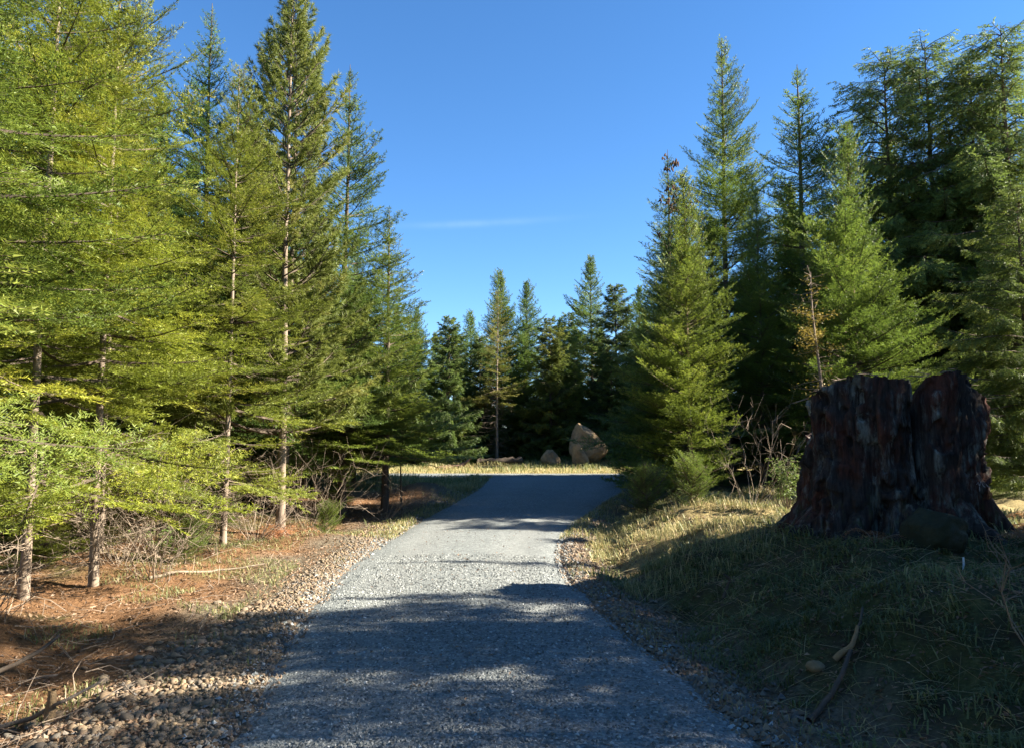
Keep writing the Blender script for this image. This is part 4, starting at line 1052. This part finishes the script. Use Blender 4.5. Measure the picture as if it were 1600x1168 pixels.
# rough dry grass along the far driveway edges
n = 9000
d = 13 + 15.5*rng.random(n); sd = rng.random(n) < 0.55
x = np.where(sd, Ledge(d) - np.abs(rng.normal(0.0, 0.35, n)) + 0.12, Redge(d) + np.abs(rng.normal(0, 0.35, n)) - 0.12)
keep = vnoise(x*1.7, d*1.7, 0, 447) > -0.35; x, d = x[keep], d[keep]; n = len(x)
V, F = blades(on_ground(x, d), rng.uniform(0.04, 0.16, n), rng.uniform(0.008, 0.014, n), rng, 0.8)
link('edge_grass', mesh_from('edge_grass', V, F, 3, {'tint': np.repeat(np.clip(0.8+rng.normal(0, 0.2, n), 0, 1), 5)}), M_grass, kind='stuff', label='ragged dry grass fringing the far driveway edges', category='grass')
# sparse weeds at the driveway edges
n = 2600
d = 3.2 + 8*rng.random(n); sd = rng.random(n) < 0.5
x = np.where(sd, Ledge(d) - 0.1 - 0.9*rng.random(n), Redge(d) + 0.02 + 0.55*rng.random(n))
keep = vnoise(x*3, d*3, 0, 441) > 0.35; x, d = x[keep], d[keep]; n = len(x)
V, F = blades(on_ground(x, d), rng.uniform(0.04, 0.13, n), rng.uniform(0.003, 0.006, n), rng, 0.6)
link('edge_weeds', mesh_from('edge_weeds', V, F, 3, {'tint': np.repeat(np.clip(0.65+rng.normal(0, 0.2, n), 0, 1), 5)}), M_grass, kind='stuff', label='thin green weeds sprouting along the driveway edges', category='weeds')

# ------------------------------------------------------------------ shrubs, bracken, dead wood
def twig_bush(name, label, x, y, rad, h, n, seed, mat=M_dead, lean=(0, 0)):
    rng = np.random.default_rng(seed); parts = []
    a = rng.random(n)*6.28; rr = rad*0.3*rng.random(n)
    P0 = np.stack([np.cos(a)*rr, np.sin(a)*rr, 0*a - 0.02], -1)
    dv = unit(np.stack([np.cos(a)*rng.uniform(0.1, 1.0, n)+lean[0], np.sin(a)*rng.uniform(0.1, 1.0, n)+lean[1], rng.uniform(0.4, 1.2, n)], -1))
    l = h*rng.uniform(0.5, 1.25, n); P1 = P0 + dv*l[:, None]
    bend = np.stack([rng.normal(0, 0.12, n)*l, rng.normal(0, 0.12, n)*l, 0.12*l], -1)
    parts.append(sticks_arrays(P0, P1, rng.uniform(0.003, 0.0065, n), np.full(n, 0.0016), bend=bend, nseg=4))
    for lev in range(2):
        m = n*6; i = rng.integers(0, len(P0), m); t = rng.uniform(0.25, 1, m)
        Q0 = P0[i] + (P1-P0)[i]*t[:, None] + bend[i]*(4*t*(1-t))[:, None]
        dq = unit(unit((P1-P0)[i]) + rng.normal(0, 0.65, (m, 3))); lq = l[i]*rng.uniform(0.15, 0.5, m)
        Q1 = Q0 + dq*lq[:, None]
        bq = rng.normal(0, 0.1, (m, 3))*lq[:, None]
        parts.append(sticks_arrays(Q0, Q1, np.full(m, 0.0032-0.001*lev), np.full(m, 0.0012), bend=bq, nseg=2))
        P0, P1, l, bend, n = Q0, Q1, lq, bq, n
    V, F = join_quads(parts)
    o = link(name, mesh_from(name, V, F, 4), mat); o.location = (x, y, tz(x, y))
    return tag(o, label, 'bush')
twig_bush('dead_bush', 'tangled bare grey bush between the pale pine and dark trunks', -3.85, 14.9, 1.0, 1.4, 28, 501)
twig_bush('dead_bush', 'bare twiggy bush at the foot of the straight brown trunk', -4.9, 11.9, 0.8, 0.9, 26, 502)
twig_bush('dead_bush', 'pinkish dead brush below the yellow boughs at left', -5.0, 9.9, 1.0, 1.1, 34, 503)
twig_bush('dead_bush', 'pale dead brush in the sun between the two straight trunks', -4.25, 12.9, 0.8, 1.3, 30, 508)
twig_bush('dead_bush', 'pale dead brush right of the second pale trunk', -4.25, 9.3, 0.7, 0.8, 24, 509)
twig_bush('dead_bush', 'reddish dead brush left of the straight brown trunk', -5.2, 11.4, 0.8, 1.4, 30, 510)
twig_bush('dead_bush', 'low dead brush at the far left under the nearest boughs', -4.7, 7.0, 0.9, 0.7, 26, 504)
twig_bush('dead_bush', 'thin bare stems on the dirt mound beside the driveway', -2.6, 15.9, 0.5, 0.8, 12, 505)
twig_bush('dead_bush', 'sparse leggy twigs on the bank at the lower right corner', 3.05, 4.3, 0.8, 0.7, 12, 506, lean=(0.6, -0.2))
twig_bush('dead_bush', 'bare yellow-tipped shrub left of the stump in shade', 4.1, 13.2, 0.7, 1.6, 16, 507)

def bracken(label, x, y, nf, size, seed, col=(1, 1, 1)):
    rng = np.random.default_rng(seed); tris, tints, stems = [], [], []
    for k in range(nf):
        a = rng.random()*6.28; L = size*rng.uniform(0.6, 1.2); t = np.linspace(0, 1, 14)
        rise = rng.uniform(0.35, 0.75)
        pts = np.stack([np.cos(a)*L*t*0.75, np.sin(a)*L*t*0.75, L*(rise*1.6*t - rise*1.45*t*t)], -1)
        stems.append(tube_path(pts, np.linspace(0.004, 0.0012, 14), 3))
        T = unit(np.gradient(pts, axis=0)); sd = unit(np.cross(T, np.array([0, 0, 1.0])))
        ii = np.arange(3, 14)
        S = np.concatenate([pts[ii], pts[ii]]); ln = np.concatenate([0.32*L*(1-t[ii]*0.85)]*2)*rng.uniform(0.7, 1.1, 22)
        D = np.concatenate([T[ii]*0.4+sd[ii], T[ii]*0.4-sd[ii]]); D[:, 2] -= rng.uniform(0.1, 0.7, 22); D = unit(D)
        tr, tn = leaflets(S, D, ln, rng, 0.013, 0.035, 0.012, ang=65, spread=40); tris.append(tr); tints.append(tn)
    o = empty('bracken_fern', (x, y, tz(x, y))); tag(o, label, 'fern')
    T = np.concatenate(tris)
    c = link('fronds', mesh_from('fronds', T.reshape(-1, 3), np.arange(len(T)*3), 3, {'tint': np.repeat(np.clip(np.concatenate(tints), 0, 1), 3)}), M_bracken, o, kind='stuff'); c.color = (*col, 1)
    V, F = join_quads(stems); link('stems', mesh_from('stems', V, F, 4), M_dead, o, kind='stuff')
bracken('withered pinkish-brown bracken at the foot of the pale pine', -3.72, 13.2, 14, 0.9, 511, (1.2, 1.1, 1.1))
bracken('withered reddish bracken right of the stump in shade', 5.1, 7.6, 15, 0.75, 512)
bracken('withered bracken at the right edge beside the stump roots', 5.75, 8.3, 12, 0.8, 513)
bracken('small brown bracken tuft left of the mossy rock', 3.5, 7.5, 6, 0.45, 514, (0.7, 0.7, 0.7))

lib_seed = bough_library(fir_bough, [0.12, 0.25, 0.4], 3, 8, step=0.013, nl=0.026, nw=0.006, ss=0.05)
T_seed = conifer('seedling', 21, 0.85, 0.42, lib_seed, M_fir, M_bark_red, base=0.08, shape=0.55, inter=0.11, per=6, ang_top=60, ang_bot=25, trunk_r=0.012, fill=0.8, leader=0.14)
plant(T_seed, 'fir_seedling', 2.95, 12.8, 'small fir seedling on the sunny bank below the bushy young fir', 'seedling', h=0.85, col=(1.15, 1.15, 0.9))
plant(T_seed, 'fir_seedling', 2.55, 14.6, 'fir seedling half hidden under the skirts of the young fir', 'seedling', h=1.0, col=(1.0, 1.05, 0.85))
plant(T_seed, 'fir_seedling', -4.35, 10.4, 'low fir seedling on the left among dead brush', 'seedling', h=0.7, col=(1.1, 1.1, 0.8))
plant(T_seed, 'fir_seedling', -3.35, 14.0, 'bright little fir beside the pale pine trunk', 'seedling', h=0.6, col=(1.2, 1.2, 0.8))

def leafy(name, label, x, y, h, rad, nstem, nleaf, seed, mat, lsize=0.05, cat='shrub', zlo=0.3, col=(1, 1, 1), trunk_r=0.008):
    rng = np.random.default_rng(seed)
    o = empty(name, (x, y, tz(x, y))); tag(o, label, cat)
    a = rng.random(nstem)*6.28; P0 = np.zeros((nstem, 3)); P0[:, 2] = -0.03
    P1 = np.stack([np.cos(a)*rad*rng.random(nstem), np.sin(a)*rad*rng.random(nstem), h*rng.uniform(0.6, 1.0, nstem)], -1)
    parts = [sticks_arrays(P0, P1, np.full(nstem, trunk_r), np.full(nstem, 0.002), bend=rng.normal(0, 0.06*h, (nstem, 3)), nseg=4)]
    m = nstem*7; i = rng.integers(0, nstem, m); t = rng.uniform(zlo, 1, m)
    Q0 = P0[i] + (P1-P0)[i]*t[:, None]; Q1 = Q0 + unit(rng.normal(0, 1, (m, 3))*np.array([1, 1, 0.5]))*rng.uniform(0.1, 0.45, m)[:, None]*rad*1.3
    parts.append(sticks_arrays(Q0, Q1, np.full(m, 0.003), np.full(m, 0.001), nseg=1))
    V, F = join_quads(parts); link('stems', mesh_from('stems', V, F, 4), M_dead, o, kind='stuff')
    j = rng.integers(0, m, nleaf); tt = rng.uniform(0.2, 1.05, nleaf)
    P = Q0[j] + (Q1-Q0)[j]*tt[:, None] + rng.normal(0, 0.02, (nleaf, 3))
    V, F = flakes(P, rng.uniform(0.5, 1.2, nleaf)*lsize, rng)
    # random facing leaves
    c = link('leaves', mesh_from('leaves', V, F, 4, {'tint': np.repeat(rng.random(nleaf), 4)}), mat, o, kind='stuff'); c.color = (*col, 1)
leafy('leafy_shrub', 'bright yellow-green shrub standing left of the stump in sun', 4.35, 12.3, 0.95, 0.5, 14, 1400, 521, M_shrub, 0.055)
leafy('leafy_shrub', 'low green leafy shrub under the left trees', -4.9, 10.9, 0.5, 0.4, 8, 300, 522, M_shrub, 0.06)

def sapling():
    rng = np.random.default_rng(531)
    x, y = 6.05, 15.2
    o = empty('yellow_sapling', (x, y, tz(x, y))); tag(o, 'slender sapling with golden yellow leaves and bare top above the stump', 'tree')
    t = np.linspace(0, 1, 12); H = 4.5
    pts = np.stack([0.10*np.sin(t*5)+0.05*t, 0*t, H*t], -1); pts[0, 2] = -0.2
    link('trunk', mesh_from('trunk', *tube_path(pts, 0.045*(1-t)**0.8+0.006, 7), 4, smooth=True), M_bark_pale, o)
    n = 70; z = rng.uniform(0.42, 0.98, n); a = rng.random(n)*6.28
    P0 = np.stack([np.interp(z, t, pts[:, 0]), 0*z, H*z], -1); l = rng.uniform(0.2, 0.85, n)*(1.2-0.75*z)
    P1 = P0 + np.stack([np.cos(a)*l, np.sin(a)*l, rng.normal(0.1, 0.25, n)*l], -1)
    V, F = sticks_arrays(P0, P1, np.full(n, 0.007), np.full(n, 0.002), nseg=2, bend=rng.normal(0, 0.05, (n, 3)))
    link('branches', mesh_from('branches', V, F, 4), M_bark_pale, o, kind='stuff')
    w = np.where((z > 0.64) & (z < 0.82), 1.0, 0.07); w /= w.sum()
    m = 1500; j = rng.choice(n, m, p=w); tt = rng.uniform(0.25, 1.1, m)
    P = P0[j] + (P1-P0)[j]*tt[:, None] + rng.normal(0, 0.05, (m, 3))
    V, F = flakes(P, rng.uniform(0.025, 0.075, m), rng)
    link('leaves', mesh_from('leaves', V, F, 4, {'tint': np.repeat(rng.random(m), 4)}), M_yellow, o, kind='stuff')
sapling()

# brown cone clusters in the thin-topped fir
rng = np.random.default_rng(541)
V0, F0 = ico(2)
cone_me = mesh_from('cone', V0*np.array([0.02, 0.02, 0.055]), F0, 3); cone_me.materials.append(M_cone)
for i in range(32):
    z = rng.uniform(6.6, 10.1); rr = rng.uniform(0.25, 1.0)*(10.6-z)*0.33 + 0.08; a = rng.uniform(1.6, 5.2)
    for k in range(5):
        o = link('cone', cone_me, None, T_cone); q = rng.normal(0, 0.06, 3)
        o.location = (cos(a)*rr+q[0], sin(a)*rr+q[1], z+q[2]); o.scale = [rng.uniform(0.9, 1.6)]*3
        o.rotation_euler = (rng.normal(0, 0.5), rng.normal(0, 0.5), rng.random()*6)

def log(name, label, pts, r0, r1, mat, seed, cat='log'):
    pts = np.asarray(pts, float); t = np.linspace(0, 1, 14); tt = np.linspace(0, 1, len(pts))
    p = np.stack([np.interp(t, tt, pts[:, i]) for i in range(3)], -1)
    p[:, 2] += terrain(p[:, 0], p[:, 1])
    base = p[0].copy(); p -= base
    V, F = tube_path(p, r0 + (r1-r0)*t, 9)
    V += np.stack([fbm(V[:, 0]*8, V[:, 1]*8, V[:, 2]*8, seed+k, 3) for k in range(3)], -1)*r0*0.35
    o = link(name, mesh_from(name, V, F, 4, smooth=True), mat); o.location = base
    return tag(o, label, cat)
log('fallen_branch', 'dark rotting branch slanting up from the ditch at far left', [(-3.9, 5.2, 0.0), (-3.65, 5.5, 0.1), (-3.45, 6.0, 0.28)], 0.03, 0.012, M_bark_dark, 551, 'branch')
log('fallen_branch', 'bent pale branch lying in the ditch at left', [(-3.4, 4.9, 0.03), (-3.05, 5.0, 0.05), (-2.75, 4.85, 0.12), (-2.6, 5.0, 0.17)], 0.018, 0.008, M_dead, 553, 'branch')
log('broken_branch', 'splintered tan broken branch end in the left ditch', [(-2.86, 4.9, 0.03), (-2.83, 4.88, 0.2)], 0.035, 0.02, M_tan, 555, 'branch')
log('fallen_log', 'long dead branch on the orange duff by the brown trunk', [(-4.3, 9.3, 0.02), (-3.8, 10.0, 0.04), (-3.3, 10.4, 0.03)], 0.02, 0.009, M_dead, 557, 'branch')
log('fallen_log', 'thin brown log end lying at the left end of the cross track', [(-3.2, 33.2, 0.03), (-2.2, 33.8, 0.12), (-1.8, 34.0, 0.4)], 0.11, 0.05, M_bark_red, 559)
log('fallen_log', 'dark log lying below the half-dead background fir', [(-1.6, 35.6, 0.12), (0.5, 35.4, 0.18)], 0.18, 0.15, M_bark_dark, 561)
log('exposed_root', 'pale broken root sticking out of the bank beside the small stone', [(2.15, 5.25, 0.02), (2.25, 5.2, 0.10), (2.3, 5.25, 0.17)], 0.022, 0.012, M_tan, 563, 'root')
log('exposed_root', 'dark curved root stub on the bank in front of the stump', [(2.05, 7.6, 0.0), (2.12, 7.62, 0.12), (2.05, 7.6, 0.24)], 0.018, 0.009, M_bark_dark, 565, 'root')
log('fallen_branch', 'long dark stick lying across the lower bank', [(1.75, 4.7, 0.02), (2.1, 5.0, 0.06), (2.5, 5.6, 0.05)], 0.02, 0.01, M_bark_dark, 567, 'branch')
log('dead_sapling', 'thin dark dead sapling standing at the driveway side of the mound', [(-2.55, 17.9, 0.0), (-2.58, 17.9, 0.9), (-2.52, 17.9, 2.0)], 0.025, 0.008, M_bark_dark, 569, 'sapling')
mk, N, Lk = new_mat('white_plastic'); finish(mk, N, Lk, (0.6, 0.62, 0.65), 0.6)
tv, tf = tube_path(np.array([[0, 0, -0.02], [0.004, 0, 0.05], [-0.004, 0, 0.11]]), np.array([0.008, 0.012, 0.01]), 5)
o = link('marker_tag', mesh_from('marker_tag', tv*np.array([1, 0.35, 1]), tf, 4), mk); o.location = (3.72, 6.45, tz(3.72, 6.45)); o.rotation_euler = (0, 0.12, 0.2)
tag(o, 'tiny white plastic marker in the grass below the stump', 'marker')
tot = 0
for me in bpy.data.meshes: tot += sum(1 for _ in ()) + (len(me.loops) - 2*len(me.polygons))
print('TOTAL TRIS', tot)
